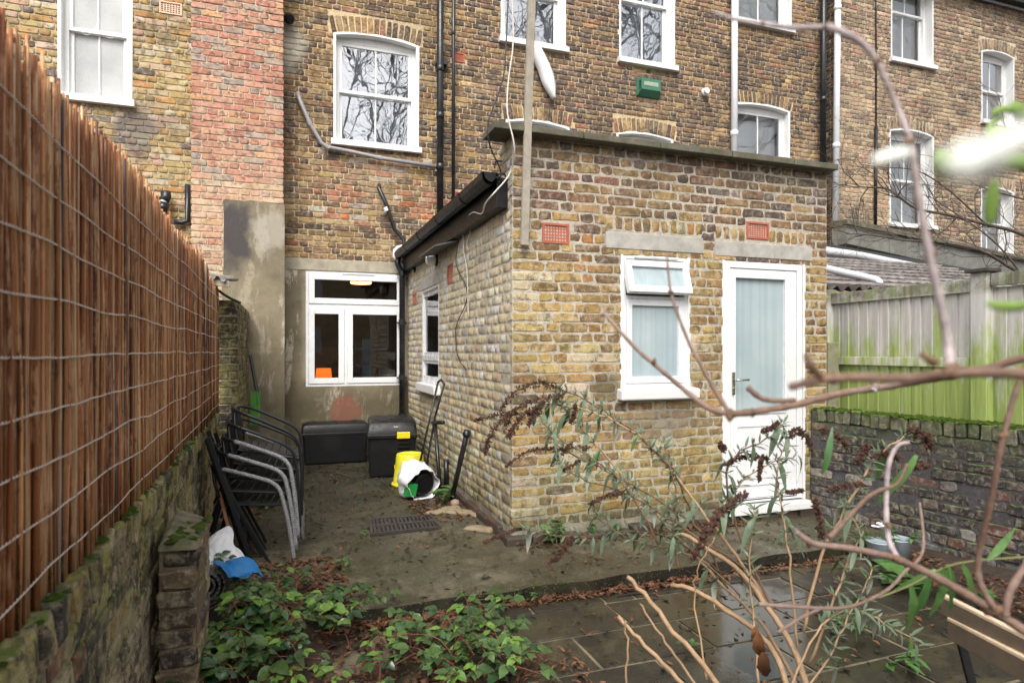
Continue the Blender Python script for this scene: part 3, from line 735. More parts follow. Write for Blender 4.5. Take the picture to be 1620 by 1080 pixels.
# bulkhead light on the side wall
lu, lv = Sd(691, 411); m = MB(); m.lathe(WS.P(lu, lv, .0), [(.07, 0), (.07, .012), (.05, .02)], 20, WS.N); lt = m.make('outside_light', black_pl, ext, smooth=False)
MB().lathe(WS.P(lu, lv, -.02), [(.052, 0), (.056, .01), (.056, .08), (.05, .092), (.03, .096)], 20, WS.N).make('lamp_glass', simple('lamp_white', (.75, .77, .78), .3), lt, smooth=True)
lu, lv = Sd(657.5, 425); m = MB(); m.lathe(WS.P(lu, lv), [(.025, 0), (.02, .03), (.01, .04)], 10, WS.N); m.tube([WS.P(lu, lv, -.01), WS.P(lu + .02, lv - .05, -.015)], .01, 6); m.make('cable_bracket', black_pl, ext)
# cables on the corner
def wire(pts, r, mat, parent=None, name='cable', k=5): return MB().tube(smooth_path(pts, k), r, 6).make(name, mat, parent, smooth=True)
wire([atX(738, 345, EX - .05), atX(725, 385, EX - .03), atX(722, 420, EX - .02), atX(738, 455, EX - .015), atX(737, 480, EX - .015), atX(722, 515, EX - .015), atX(722, 550, EX - .015), atX(727, 570, EX - .015), atX(738, 585, EX - .01)], .0045, cable_b, ext)
wire([atX(740, 340, EX - .05), atX(733, 365, EX - .03), atX(734, 400, EX - .02), atX(739, 430, EX - .012), atX(741, 505, EX - .012)], .0045, cable_w, ext)
wire([atX(742, 340, EX - .05), atX(745, 360, EX - .03), atX(738, 385, EX - .02), atX(741, 395, EX - .015)], .004, cable_w, ext)
wire([atY(807, -60, 4.15), atY(812, 60, 4.12), atY(804, 130, 4.12), atY(803, 180, 4.1), atY(814, 235, 4.1), atY(806, 275, 4.22), atX(782, 305, EX - .22), atX(768, 322, EX - .22), atX(762, 338, EX - .1), atX(748, 336, EX - .1), atX(738, 345, EX - .06)], .0055, cable_w, ext)
wire([atY(806, -60, 4.2), atY(803, 20, 4.15), atY(798, 110, 4.1), atY(788, 150, 4.1), atY(772, 195, 4.1), atY(775, 230, 4.12), atX(789, 262, EX - .1), atX(793, 275, EX - .03)], .005, cable_b, ext)
m = MB()
for k in range(14):
    a = atX(790 + rr.uniform(-12, 6), 280 + rr.uniform(-14, 10), EX - .08); b = a + Vector((rr.uniform(-.06, .06), rr.uniform(-.06, .06), rr.uniform(-.08, .06))); m.tube(smooth_path([a, a.lerp(b, .5) + Vector((rr.uniform(-.03, .03), 0, .02)), b], 3), .006, 5)
m.make('cable_tangle', cable_b, ext)
wood_grey = simple('weathered_wood', (.36, .32, .26), .85, .2, 14, .5, 80, dirt=(.2, .22, .12), dirtamt=.4)
b0 = atY(829.5, 388, 4.24); b1 = atY(842, -40, 4.12)
bt = MB().bar(b0, b1, .055, .03, Vector((0, 1, 0))).make('timber_batten', wood_grey, None, bevel=.003, loc=b0)
tag(bt, 'tall grey weathered timber batten fixed upright to the corner of the brick extension', 'timber post')
# ------------------------------------------------------------ terraced houses
HM = Wall((0, SY, 0), (1, 0, 0), (0, -1, 0)); PY = 8.05; HP = Wall((0, PY, 0), (1, 0, 0), (0, -1, 0)); RY = 8.33; HR = Wall((0, RY, 0), (1, 0, 0), (0, -1, 0))
def Wp(px0, px1, yt, yb, Y):     # opening from photo pixels: left x, right x, springing y and bottom y measured at the left edge
    a = atY(px0, yt, Y); b = atY(px0, yb, Y); c = atY(px1, yt, Y); return a.x, c.x, b.z, a.z
mid = thing('terrace_house', 'dark yellow brick terrace house directly behind the extension with several white sash windows', 'house', (3, SY, 0))
XL, XR = -1.06, atY(1306, 300, SY).x
mw = [(Wp(531, 659, 54, 221, SY), .055, 'upper sash window with bare tree reflected, left of the drainpipes', [(0, 1, 'added_backing')]),
      (Wp(795, 892, -110, 60, SY), .05, None, [(0, 1, 'added_backing')]),
      (Wp(982, 1065, -110, 92, SY), .05, 'sash window with white net curtain over half of it', [(.42, 1, 'curtain'), (0, .42, 'added_backing')]),
      (Wp(1168, 1250, -160, 30, SY), .05, None, [(0, 1, 'blind')]),
      (Wp(1164, 1247, 165, 330, SY), .05, 'ground floor sash window with pale blind', [(0, 1, 'blind')]),
      (Wp(803, 898, 192, 350, SY), .05, None, None), (Wp(978, 1062, 212, 350, SY), .05, None, None)]
kw = Wp(483.6, 641, 427.8, 611.7, SY)
lin_z0, lin_z1 = kw[3] + .004, atY(470, 408, SY).z
holes = [(q[0][0], q[0][1], q[0][2], q[0][3] + q[1]) for q in mw] + [kw]
TOP = 8.6
air = [Wp(717, 735, 82, 97, SY), Wp(719.5, 742, 303, 319, SY)]
bh = [(a - .01, b + .01, c - .07, d) for a, b, c, d in [q[0] for q in mw]] + [arch_hole(q[0][0], q[0][1], q[0][3], q[1]) for q in mw] + air
def p_mid(u, v, rr):
    if u < 2.3:
        if 3.1 < v < 4.0 and .35 < u < 1.9 and rr.random() < .75: return P_houser(rr)
        return P_house(rr)
    return P_housed(rr) if rr.random() < .8 else P_house(rr)
items = lay(HM, XL + 1.0, XR, lin_z1, TOP, bh, p_mid, 'flemish', 21, 'n', skip=lambda u, v: (u > 2.9 and v < 3.9) or (v < 2.6 and u > 1.55))
for i, q in enumerate(mw): soldiers(HM, items, q[0][0], q[0][1], q[0][3], q[1], P_house, 30 + i)
commit(mid, items, M_house)
sheet(HM, -.2, XR, 0, TOP, holes, .009, .12, arches=[(q[0][0], q[0][1], q[0][3], q[1]) for q in mw]).make('wall', K_house, mid)
for q, rise, lab, cu in mw: sash_window(HM, mid, *q, rise, lab, 'blind' if cu == [(0, 1, 'blind')] else 'sky', curt=cu)
for q in air: air_brick(HM, mid, *q, 8, 6, terracotta)
MB().wbox(HM, XL + .9, kw[1] + .06, lin_z0, lin_z1, -.012, .1).make('lintel', simple('stained_concrete', (.37, .33, .25), .85, .25, 7, .4, 70, dirt=(.17, .15, .12), dirtamt=.7), mid, bevel=.006)
sheet(HM, XL + .9, EX + .05, 0, lin_z0, [kw], -.004, .12).make('rendered_wall', render_m, mid)
# kitchen window
a, b, c, d = kw
kwin = ring(MB(), HM, a, b, c, d, .035, .0, .07).make('window', upvc, mid, bevel=.004); kwin['label'] = 'wide white kitchen window in the rendered ground floor wall, lamp lit inside'
def kz(y): return atY(490, y, SY).z
def kx(x): return atY(x, 500, SY).x
tz0, tz1 = kz(487), kz(480); mx = kx(547)
MB().wbox(HM, a + .035, b - .035, tz0, tz1, .001, .07).wbox(HM, mx - .016, mx + .016, c + .035, tz0, .001, .07).make('mullion', upvc, kwin, bevel=.003)
for (p, q, r_, s_) in ((a + .036, b - .036, tz1 + .001, d - .036), (a + .036, mx - .017, c + .036, tz0 - .001), (mx + .017, b - .036, c + .036, tz0 - .001)):
    ring(MB(), HM, p, q, r_, s_, .072, -.012, .05).make('sash', upvc, kwin, bevel=.005); pane(HM, p + .072, q - .072, r_ + .072, s_ - .072, .02, glass_low, kwin)
MB().wbox(HM, kx(541), kx(592), d - .036, d - .020, -.018, -.002).make('trickle_vent', simple('vent_grey', (.45, .46, .46), .4), kwin, bevel=.002)
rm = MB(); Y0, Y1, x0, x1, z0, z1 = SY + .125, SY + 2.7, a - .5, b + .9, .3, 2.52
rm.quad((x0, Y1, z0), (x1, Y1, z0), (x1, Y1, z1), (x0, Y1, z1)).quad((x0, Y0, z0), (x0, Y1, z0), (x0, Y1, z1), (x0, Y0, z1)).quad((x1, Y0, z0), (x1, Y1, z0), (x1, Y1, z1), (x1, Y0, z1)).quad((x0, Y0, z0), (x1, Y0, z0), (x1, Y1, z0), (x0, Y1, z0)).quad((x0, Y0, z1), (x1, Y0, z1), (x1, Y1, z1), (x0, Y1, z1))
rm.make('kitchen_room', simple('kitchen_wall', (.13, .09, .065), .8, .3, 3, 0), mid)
def emit(name, c, s):
    g = G(name); g.b.inputs['Emission Color'].default_value = (*c, 1); g.b.inputs['Emission Strength'].default_value = s; g.col(c); return g.m
p = atT(571, 449, 9.6); cl = MB().lathe((p.x, p.y, p.z), [(.15, 0), (.16, .02), (.15, .04)], 24).make('ceiling_light', emit('warm_light', (1, .62, .28), 1.6), None, loc=p); tag(cl, 'round warm ceiling light seen through the kitchen window top pane', 'ceiling light')
p = atT(512, 590, 9.0)
tl = thing('table_lamp', 'table lamp with glowing orange shade behind the left pane of the kitchen window', 'lamp', (p.x, p.y, p.z - .35))
MB().lathe((p.x, p.y, p.z - .10), [(.12, 0), (.10, .17)], 20).make('lamp_shade', emit('orange_shade', (1, .20, .02), .55), tl, smooth=True)
MB().lathe((p.x, p.y, p.z - .35), [(.06, 0), (.05, .02), (.012, .03), (.012, .25)], 12).make('lamp_base', metal, tl)
cab = MB().box(x0 + .02, a + .75, Y1 - .5, Y1 - .02, .35, 1.45).make('cupboard', simple('brown_wood', (.20, .09, .035), .5, .2), None); tag(cab, 'brown wooden cupboard inside the kitchen behind the left panes', 'cupboard')
cab = MB().box(kx(585), kx(600), SY + .9, SY + 1.2, .4, 1.55); 
for z in (.9, 1.15, 1.4): cab.box(kx(585) - .1, kx(585), SY + .9, SY + 1.2, z, z + .03)
cab = cab.make('shelf_unit', simple('blue_grey_paint', (.08, .12, .16), .5), None); tag(cab, 'blue grey shelf unit inside the kitchen behind the right pane', 'shelf')
# left neighbour
lef = thing('neighbour_house', 'pale yellow brick neighbouring house at the left behind the reed fence', 'house', (-4, SY, 0))
lw = (Wp(96, 205, -75, 148, SY), .03)
XPL, XPR = atY(302, 200, PY).x, atY(448.5, 200, PY).x
ca = Wp(252, 288, 3, 20, SY); ca = (ca[0], ca[1], ca[2], ca[2] + .145)
items = lay(HM, -6.2, XPL, 1.0, TOP, [(lw[0][0], lw[0][1], lw[0][2] - .07, lw[0][3] + .27), ca], lambda u, v, rr: P_left(rr), 'flemish', 41, 'n')
soldiers(HM, items, lw[0][0], lw[0][1], lw[0][3], lw[1], P_left, 43)
commit(lef, items, M_left)
sheet(HM, -6.2, XPL, 0, TOP, [(lw[0][0], lw[0][1], lw[0][2], lw[0][3] + lw[1]), ca], .009, .12, arches=[(lw[0][0], lw[0][1], lw[0][3], lw[1])]).make('wall', K_left, lef)
sash_window(HM, lef, *lw[0], lw[1], 'sash window with obscured glass above the reed fence', 'obs')
air_brick(HM, lef, *ca, 7, 5, cream_tc)
# chimney breast between the houses
chi = thing('chimney_breast', 'projecting chimney breast of pink red bricks with a rendered grey foot', 'chimney', (-.5, PY, 0))
rx = atY(353, 350, PY).x; rz = atY(430, 322, PY).z
items = lay(HP, XPL, XPR, .8, TOP, [(rx, XPR + 1, -1, rz)], lambda u, v, rr: P_pinkl(rr) if v < 3.35 and rr.random() < .7 else P_pink(rr), 'garden', 51, 'n')
commit(chi, items, M_pink)
sheet(HP, XPL + .009, XPR - .009, 0, TOP, [], .009, .39).make('wall', K_pink, chi)
mb = MB(); N_ = 14; rr = random.Random(4)
top = [(rx + (XPR + .012 - rx) * k / N_, rz + rr.uniform(-.012, .02)) for k in range(N_ + 1)]
left = [(rx + rr.uniform(-.02, .012), rz * (1 - k / 16)) for k in range(1, 16)]
mb.prism([HP.P(rx, 0, -.022)] + [HP.P(u, v, -.022) for u, v in reversed(left)] + [HP.P(u, v, -.022) for u, v in top] + [HP.P(XPR + .012, 0, -.022)], (0, .41, 0))
mb.make('rendered_foot', render_m, chi)
ll = thing('floodlight', 'small black floodlight on a pale mortar patch beside the pink chimney breast', 'light', atY(458, 30, SY))
q = atY(457, 30, SY - .1); MB().lathe(q, [(.03, -.06), (.06, -.04), (.065, .03), (.045, .06)], 12, (.3, -1, -.4)).make('lamp_head', black_pl, ll); MB().bar(q, q + Vector((0, .1, .03)), .03, .03).make('bracket', black_pl, ll)
# right hand house
rig = thing('brick_house', 'brown brick house at the right with two columns of white sash windows', 'house', (12, RY, 0))
XA = atY(1322, 200, RY).x
rw = [(Wp(1411, 1475, -75, 92, RY), .06, 'upper sash window with grey blind, nearer column', [(0, 1, 'blind')]), (Wp(1409, 1475, 207, 352, RY), .06, 'lower sash window, all white blind, nearer column', [(0, 1, 'blind')]),
      (Wp(1554, 1603, 82, 190, RY), .06, 'upper sash window at the right edge of the photo', [(0, .25, 'curtain')]), (Wp(1553, 1602, 300, 400, RY), .06, 'lower sash window behind the bare branches', [(0, .3, 'curtain')]),
      (Wp(1720, 1768, 130, 230, RY), .06, None, [(0, 1, 'blind')])]
bh = [(a - .01, b + .01, c - .07, d) for a, b, c, d in [q[0] for q in rw]] + [arch_hole(q[0][0], q[0][1], q[0][3], q[1]) for q in rw]
XE = 20.0; RTOP = 8.0
items = lay(HR, XA, XE, 2.6, RTOP, bh, lambda u, v, rr: P_right(rr), 'flemish', 61, 'n')
for i, q in enumerate(rw): soldiers(HR, items, q[0][0], q[0][1], q[0][3], q[1], P_right, 70 + i)
WR = Wall((XA, SY + .1, 0), (0, -1, 0), (-1, 0, 0))
items += lay(WR, 0, SY + .1 - RY - .02, 2.6, RTOP, [], lambda u, v, rr: P_housed(rr), 'header', 62, 'n')
commit(rig, items, M_right)
sheet(HR, XA + .009, XE, 0, RTOP, [(a, b, c, d + r_) for (a, b, c, d), r_ in [(q[0], q[1]) for q in rw]], .009, .3, arches=[(q[0][0], q[0][1], q[0][3], q[1]) for q in rw]).make('wall', K_right, rig)
for q, rise, lab, cu in rw: sash_window(HR, rig, *q, rise, lab, 'blind' if cu[0][2] == 'blind' else 'sky', curt=cu, reveal=.14)
MB().box(XR - .3, XE, RY - .22, RY - .08, RTOP - .02, RTOP + .12).make('gutter', black_pl, rig)
slate = simple('slate', (.07, .07, .08), .6, .2)
MB().hexa([(XR - .3, RY - .1, RTOP + .06), (XE, RY - .1, RTOP + .06), (XE, RY + 4, RTOP + 2.8), (XR - .3, RY + 4, RTOP + 2.8), (XR - .3, RY - .1, RTOP + .14), (XE, RY - .1, RTOP + .14), (XE, RY + 4, RTOP + 2.9), (XR - .3, RY + 4, RTOP + 2.9)]).make('roof', slate, rig)
MB().hexa([(-6.2, SY - .15, TOP), (XR, SY - .15, TOP), (XR, SY + 4, TOP + 2.4), (-6.2, SY + 4, TOP + 2.4), (-6.2, SY - .15, TOP + .1), (XR, SY - .15, TOP + .1), (XR, SY + 4, TOP + 2.5), (-6.2, SY + 4, TOP + 2.5)]).make('roof', slate, mid)
# drainpipes
pipe(mid, [atY(697, -200, SY - .09), atY(696, 420, SY - .09)], .045, black_pipe, joints=(.3, .5, .62, .75))
pipe(mid, [atY(717.5, -200, SY - .08), atY(717, 400, SY - .08)], .024, black_pipe, joints=(.42,))
MB().wbox(HM, atY(697, 100, SY).x - .075, atY(697, 100, SY).x + .075, atY(690, 105, SY).z, atY(690, 100, SY).z, -.1, .01).make('pipe_bracket', black_pipe, mid)
pipe(mid, [atY(1162.5, -160, SY - .1), atY(1161.5, 330, SY - .1)], .052, white_pipe, joints=(.2, .76))
pipe(mid, [atY(1303, -160, SY - .12), atY(1302, 330, SY - .12)], .05, black_pipe, joints=(.65,))
pipe(rig, [atY(1327, -160, RY - .08), atY(1321.5, 384, RY - .08)], .052, white_pipe, joints=(.32, .72))
pipe(rig, [atY(1386, -160, RY - .02), atY(1386, 200, RY - .02)], .012, black_pipe, name='cable'); pipe(rig, [atY(1386, 200, RY - .03), atY(1385, 362, RY - .04)], .026, black_pipe)
pts = [atY(471, 147, SY - .02), atY(474, 158, SY - .06), atY(490, 195, SY - .06), atY(508, 226, SY - .06), atY(518, 233, SY - .06), atY(555, 240, SY - .06), atY(600, 250, SY - .06), atY(692, 264, SY - .07)]
pipe(mid, pts, .026, grey_pipe, name='waste_pipe', joints=()); 
m = MB()
for k in (2, 4, 6): a, b = pts[k], pts[k - 1]; d = (b - a).normalized(); m.tube([a - d * .03, a + d * .04], .031, 10)
m.make('pipe_clip', grey_pipe, mid)
pipe(mid, [atY(600, 293, SY - .01), atY(599, 297, SY - .06), atY(612, 325, SY - .08), atY(624, 362, SY - .08), atY(638, 378, SY - .1), atY(640, 392, SY - .12), atY(640, 408, SY - .12)], .026, black_pipe, name='waste_pipe')
MB().tube([atY(609.5, 328, SY - .08), atY(612, 334, SY - .08)], .031, 10).make('pipe_clip', white_pipe, mid)
pipe(mid, [atY(642, 389, SY - .12), atY(630, 391, SY - .12), atY(624.5, 396, SY - .12), atY(624, 405, SY - .12), atY(629, 413, SY - .12), atY(640, 425, SY - .12)], .024, white_pipe, name='waste_pipe')
pipe(lef, [atY(296.5, 292, SY - .05), atY(297, 350, SY - .05), atY(288, 352, SY - .05), atY(275, 351, SY - .05)], .03, black_pipe, name='waste_pipe')
pipe(lef, [atY(262, 303, SY - .1), atY(263, 312, SY - .1), atY(259, 318, SY - .12)], .055, black_pipe, name='vent_pipe'); pipe(lef, [atY(261, 311, SY - .1), atY(258, 328, SY - .12)], .04, white_pipe, name='vent_pipe'); pipe(lef, [atY(260, 322, SY - .1), atY(256, 334, SY - .12)], .055, black_pipe, name='vent_pipe')
vp = atY(1113, 147, SY); MB().tube([vp + Vector((0, 0, 0)), vp + Vector((-.0, -.10, 0))], .045, 14).tube([vp + Vector((0, -.02, 0)), vp + Vector((0, -.05, 0))], .06, 14).make('overflow_pipe', white_pipe, mid)
# alarm box
a = atY(1006, 152, SY); b = atY(1043, 124, SY); x0, x1, z0, z1 = a.x, b.x, a.z, a.z + .27
al = MB(); al.hexa([(x0, SY - .05, z0), (x1, SY - .05, z0), (x1, SY, z0), (x0, SY, z0), (x0 + .0, SY - .05, z1), (x1, SY - .05, z1), (x1, SY, z1), (x0, SY, z1)])
al.v = []; al.f = []
al.hexa([(x0, SY - .02, z0), (x1, SY - .02, z0), (x1, SY, z0), (x0, SY, z0), (x0, SY - .02, z1), (x1, SY - .02, z1), (x1, SY, z1), (x0, SY, z1)])
al.hexa([(x0 + .005, SY - .02, z0 + .0), (x1 - .005, SY - .02, z0), (x1 - .04, SY - .10, z0 + .08), (x0 + .04, SY - .10, z0 + .08), (x0 + .005, SY - .02, z1), (x1 - .005, SY - .02, z1), (x1 - .04, SY - .10, z1 - .01), (x0 + .04, SY - .10, z1 - .01)][:4] + [(x0 + .005, SY - .02, z1), (x1 - .005, SY - .02, z1), (x1 - .04, SY - .10, z1 - .02), (x0 + .04, SY - .10, z1 - .02)])
alo = thing('alarm_box', 'green burglar alarm box on the dark brick wall below the net curtained window', 'alarm', ((x0 + x1) / 2, SY, z0))
al.make('housing', simple('green_plastic', (.05, .17, .10), .4, .1), alo)
m = MB()
for k in range(5): m.hexa([(x0 + .01, SY - .075, z1 - .07 - k * .028), (x0 + .035, SY - .1005, z1 - .07 - k * .028), (x0 + .035, SY - .098, z1 - .07 - k * .028), (x0 + .012, SY - .07, z1 - .07 - k * .028)] + [(x0 + .01, SY - .075, z1 - .06 - k * .028), (x0 + .035, SY - .1005, z1 - .06 - k * .028), (x0 + .035, SY - .098, z1 - .06 - k * .028), (x0 + .012, SY - .07, z1 - .06 - k * .028)])
m.make('louvre', dark_void, alo)
MB().box(x0 + .08, x1 - .08, SY - .103, SY - .0995, z0 + .14, z0 + .20).make('label_panel', simple('faded_print', (.30, .36, .27), .6, .4, 60), alo)
# white fabric strip hanging under the first floor window
m = MB(); n = 10
cpts = [(846, 76, 20), (853, 92, 22), (862, 112, 22), (869, 135, 20), (876, 158, 4)]
P0 = smooth_path([atY(x - w_ / 2, y, SY - .06) for x, y, w_ in cpts], 4); P1 = smooth_path([atY(x + w_ / 2, y - 1, SY - .10) for x, y, w_ in cpts], 4)
for k in range(len(P0)):
    for j in range(5):
        t = j / 4; m.v.append(tuple(P0[k].lerp(P1[k], t) + Vector((0, -.06 * math.sin(math.pi * t), 0))))
for k in range(len(P0) - 1):
    for j in range(4): q = k * 5 + j; m.f.append((q, q + 1, q + 6, q + 5))
fs = m.make('fabric_strip', curtain, None, smooth=True, loc=atY(850, 80, SY)); md = fs.modifiers.new('solid', 'SOLIDIFY'); md.thickness = .006
tag(fs, 'strip of white cloth hanging down the wall below a first floor sill', 'cloth')

# ------------------------------------------------------------ ground
soil = simple('wet_soil', (.035, .024, .016), .75, .4, 12, .9, 40, dirt=(.16, .10, .05), dirtamt=.4)
gr = MB(); gr.quad((-60, -60, -.14), (60, -60, -.14), (60, 60, -.14), (-60, 60, -.14)); o = gr.make('ground', soil, None); o['kind'] = 'structure'
# earth bed with lumps
m = MB(); nx, ny = 60, 50; rr = random.Random(2)
from mathutils import noise as mn
def soil_z(x, y): return -.085 + .03 * mn.noise(Vector((x * 2.3, y * 2.3, 0))) + .012 * mn.noise(Vector((x * 9, y * 9, 1))) + (.05 * max(0, min(1, (x - 3.75) / .5))) + (.03 if x < .2 else 0)
for i in range(nx):
    for j in range(ny):
        x0, x1, y0, y1 = -.6 + 5.4 * i / nx, -.6 + 5.4 * (i + 1) / nx, -.2 + 3.66 * j / ny, -.2 + 3.66 * (j + 1) / ny
        if .35 < x0 and x1 < 3.7 and y1 < 3.35: continue
        m.quad((x0, y0, soil_z(x0, y0)), (x1, y0, soil_z(x1, y0)), (x1, y1, soil_z(x1, y1)), (x0, y1, soil_z(x0, y1)))
o = m.make('earth', soil, None, smooth=True); o['kind'] = 'structure'
def slab_mat():
    g = G('concrete_slab', .6, .42); a = g.noise(1.3, 8, .7, dist=.4); b = g.noise(5, 7, .75); sp = g.vor(85)
    c = g.mix(g.step(b, .3, .7), (.04, .036, .022), (.185, .16, .10))
    c = g.mix(g.step(a, .44, .54), c, g.mix(.8, c, (.06, .052, .03)))
    x, y, z = g.xyz()
    far = g.mul(g.step(y, 4.6, 6.0), g.step(x, 1.6, 1.3)); c = g.mix(g.mul(far, g.step(b, .2, .45), .88), c, (.022, .02, .011)); nz = g.xyz(g.n('ShaderNodeNewGeometry').outputs['Normal'])[2]; c = g.mix(g.step(nz, .6, .3), c, (.018, .016, .010))  # upright slab edge darkened by face direction: damp dirt and painted shade together
    al = g.mul(g.step(g.noise(2.2, 7, .75, vec=g.mapv(g.pos(), loc=(6, 3, 1))), .50, .56), .6); c = g.mix(al, c, (.04, .04, .016))
    c = g.mix(g.mul(g.step(sp, .22, .12), g.step(g.noise(30, 3), .42, .55), .9), c, (.5, .45, .33))
    c = g.mix(g.mul(g.step(g.noise(60, 5, .8), .54, .62), .75), c, (.03, .025, .02))
    g.col(c)
    wet = g.step(g.noise(1.9, 5, .6, vec=g.mapv(g.pos(), loc=(2, 8, 0))), .44, .54, .75, .22); g.rough(wet)
    g.bump(g.math('ADD', g.noise(90, 6, .8), g.mul(g.noise(9, 5), .6)), .8, .008); return g.m
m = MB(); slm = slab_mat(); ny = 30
edge = [(-.42 + 4.75 * k / 40, 3.455 + .012 * math.sin(k * 1.3) + random.Random(k).uniform(-.012, .012)) for k in range(41)]
poly = [Vector((x, y, 0)) for x, y in edge] + [Vector((4.33, SY, 0)), Vector((-.42, SY, 0))]
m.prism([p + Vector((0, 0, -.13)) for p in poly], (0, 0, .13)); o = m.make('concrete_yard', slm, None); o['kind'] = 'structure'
def pave_mat():
    g = G('paving', .4, .5); a = g.noise(1.6, 8, .75, dist=.5); b = g.noise(9, 7, .75)
    oi = g.n('ShaderNodeObjectInfo').outputs['Random']
    c = g.mix(g.step(b, .3, .7), (.010, .009, .007), (.034, .029, .019)); c = g.mix(g.mul(oi, .3), c, (.07, .058, .036))
    c = g.mix(g.mul(g.step(a, .5, .58), .7), c, (.08, .068, .034)); x, y, z = g.xyz()
    c = g.mix(g.mul(g.step(g.noise(130, 3, .8), .62, .7), .5), c, (.3, .28, .24))
    pc = atZ(1185, 985, -.07); pud = g.blob((pc.x, pc.y, -.07), (.62, .85, 1), .4); c = g.mix(g.mul(pud, .6), c, (.02, .018, .014)); g.col(c); g.put(g.b.inputs['Coat Weight'], g.mul(pud, .35)); g.b.inputs['Coat Roughness'].default_value = .07
    wet = g.step(g.noise(1.7, 6, .65, vec=g.mapv(g.pos(), loc=(1, 5, 0))), .40, .62, .5, .16)
    g.rough(g.math('MULTIPLY', wet, g.step(pud, 0, 1, 1, .3)))
    g.bump(g.mul(g.math('ADD', g.noise(60, 6, .75), g.mul(g.noise(14, 5), .7)), g.step(pud, 0, 1, 1, .08)), .6, .006); return g.m
pv = pave_mat()
pave = bpy.data.objects.new('paving', None); COL.objects.link(pave); pave['kind'] = 'structure'; pave.location = (2, 2, -.07); BASE[pave.name] = Vector((2, 2, -.07))
ys = [3.395, 3.27, 2.94, 2.595, 2.25, 1.90, 1.55, 1.20, .85, .5, .15, -.2]
rr = random.Random(14); cnt = 0
for r_ in range(len(ys) - 1):
    x = .12 + (.31 if r_ % 2 else 0) + rr.uniform(-.04, .04)
    if r_ == 0: L_ = .45
    while x < 4.05:
        L_ = (.62 if r_ else rr.choice((.2, .45, .6))) * rr.uniform(.96, 1.04); x1 = x + L_
        z = -.07 + rr.uniform(-.004, .004); tl_ = rr.uniform(-.003, .003); g_ = .008
        y1, y0 = ys[r_] - g_, ys[r_ + 1] + g_
        MB().hexa([(x + g_, y0, -.13), (x1 - g_, y0, -.13), (x1 - g_, y1, -.13), (x + g_, y1, -.13), (x + g_, y0, z - tl_), (x1 - g_, y0, z + tl_), (x1 - g_, y1, z + tl_), (x + g_, y1, z - tl_)]).make('paving_slab', pv, pave, bevel=.005)
        x = x1
m = MB(); m.quad((.1, -.2, -.0765), (4.1, -.2, -.0765), (4.1, 3.43, -.0765), (.1, 3.43, -.0765)); o = m.make('joint_sand', simple('joint_sand', (.17, .14, .085), .9, .5, 9, .6, 60, dirt=(.03, .03, .014), dirtamt=.9), pave)

# ------------------------------------------------------------ garden walls
def block_mesh(name, sx, sy, sz, seed, mat):
    import bmesh
    bm = bmesh.new(); bmesh.ops.create_cube(bm, size=1); bmesh.ops.scale(bm, vec=(sx, sy, sz), verts=bm.verts)
    bmesh.ops.bevel(bm, geom=bm.edges[:], offset=min(sx, sz) * .12, segments=1, affect='EDGES')
    r_ = random.Random(seed)
    for v in bm.verts: v.co += Vector((r_.gauss(0, .0028), r_.gauss(0, .004), r_.gauss(0, .004)))
    me = bpy.data.meshes.new(name); bm.to_mesh(me); bm.free(); me.materials.append(mat); return me
def edge_course(W, parent, u0, u1, z, H, depth, palf, mat, seed, over=.0, wd=.066):
    rr = random.Random(seed); ms = [block_mesh('coping_brick', wd, depth, H, seed * 10 + k, mat) for k in range(6)]
    u = u0; b = BASE[parent.name]
    while u < u1:
        o = bpy.data.objects.new('coping_brick', rr.choice(ms)); COL.objects.link(o); o.parent = parent
        M4 = W.M.to_4x4() @ Matrix.Rotation(rr.gauss(0, .035), 4, 'Y') @ Matrix.Rotation(rr.gauss(0, .05), 4, 'Z')
        if rr.random() < .5: M4 = M4 @ Matrix.Rotation(math.pi, 4, 'Z')
        M4.translation = W.P(u + wd / 2, z + H / 2 + rr.gauss(0, .005), depth / 2 - over + rr.gauss(0, .006)) - b
        o.matrix_local = M4; o.color = (*palf(rr), 1); u += wd + .011
gl = thing('garden_wall', 'low mossy old brick garden wall under the reed screen', 'wall', (-.45, 3, 0))
A, B = Vector((-.437, .4, 0)), Vector((-.575, 6.2, 0)); WL = Wall(A, B - A, Vector((1, .024, 0)).normalized()); WL.U = (B - A).normalized(); WL.N = Vector((WL.U.y, -WL.U.x, 0)); WL = Wall(A, WL.U, WL.N)
LL = (B - A).length; LT = .857
items = lay(WL, 0, LL, -.15, LT - .112, [], lambda u, v, rr: P_lg(rr), 'flemish', 81, 'w')
for it in items: it['o'] = it['o'] + WL.N * random.uniform(-.006, .006)
commit(gl, items, M_lg); sheet(WL, 0, LL, -.15, LT - .11, [], .007, .22).make('wall', K_lg, gl)
edge_course(WL, gl, 0, LL, LT - .107, .1025, .215, P_lg, M_lg[0], 82, .012)
# buttress
pe = thing('brick_pier', 'short crumbling brick buttress with dark bricks against the mossy garden wall', 'wall', (-.37, 2.8, 0))
WB = Wall((-.465, 2.72, 0), (1, 0, 0), (0, -1, 0)); WB2 = Wall((-.295, 3.12, 0), (0, 1, 0), (1, 0, 0)); WB2 = Wall((-.328, 2.72, 0), (0, 1, 0), (1, 0, 0))
P_pier = pal([(5, (.022, .02, .022)), (1.5, (.15, .11, .06)), (1.5, (.06, .04, .03))])
items = lay(WB, 0, .137, -.15, .62, [], lambda u, v, rr: P_pier(rr), 'stretcher', 85, 'w'); items += lay(WB2, .02, .42, -.15, .62, [], lambda u, v, rr: P_lg(rr), 'flemish', 86, 'w')
for it in items: it['o'] = it['o'] + Vector((random.uniform(-.012, .01), random.uniform(-.012, .008), 0))
commit(pe, items, M_pier); MB().box(-.46, -.335, 2.728, 3.13, -.15, .618).make('wall', K_pier, pe)
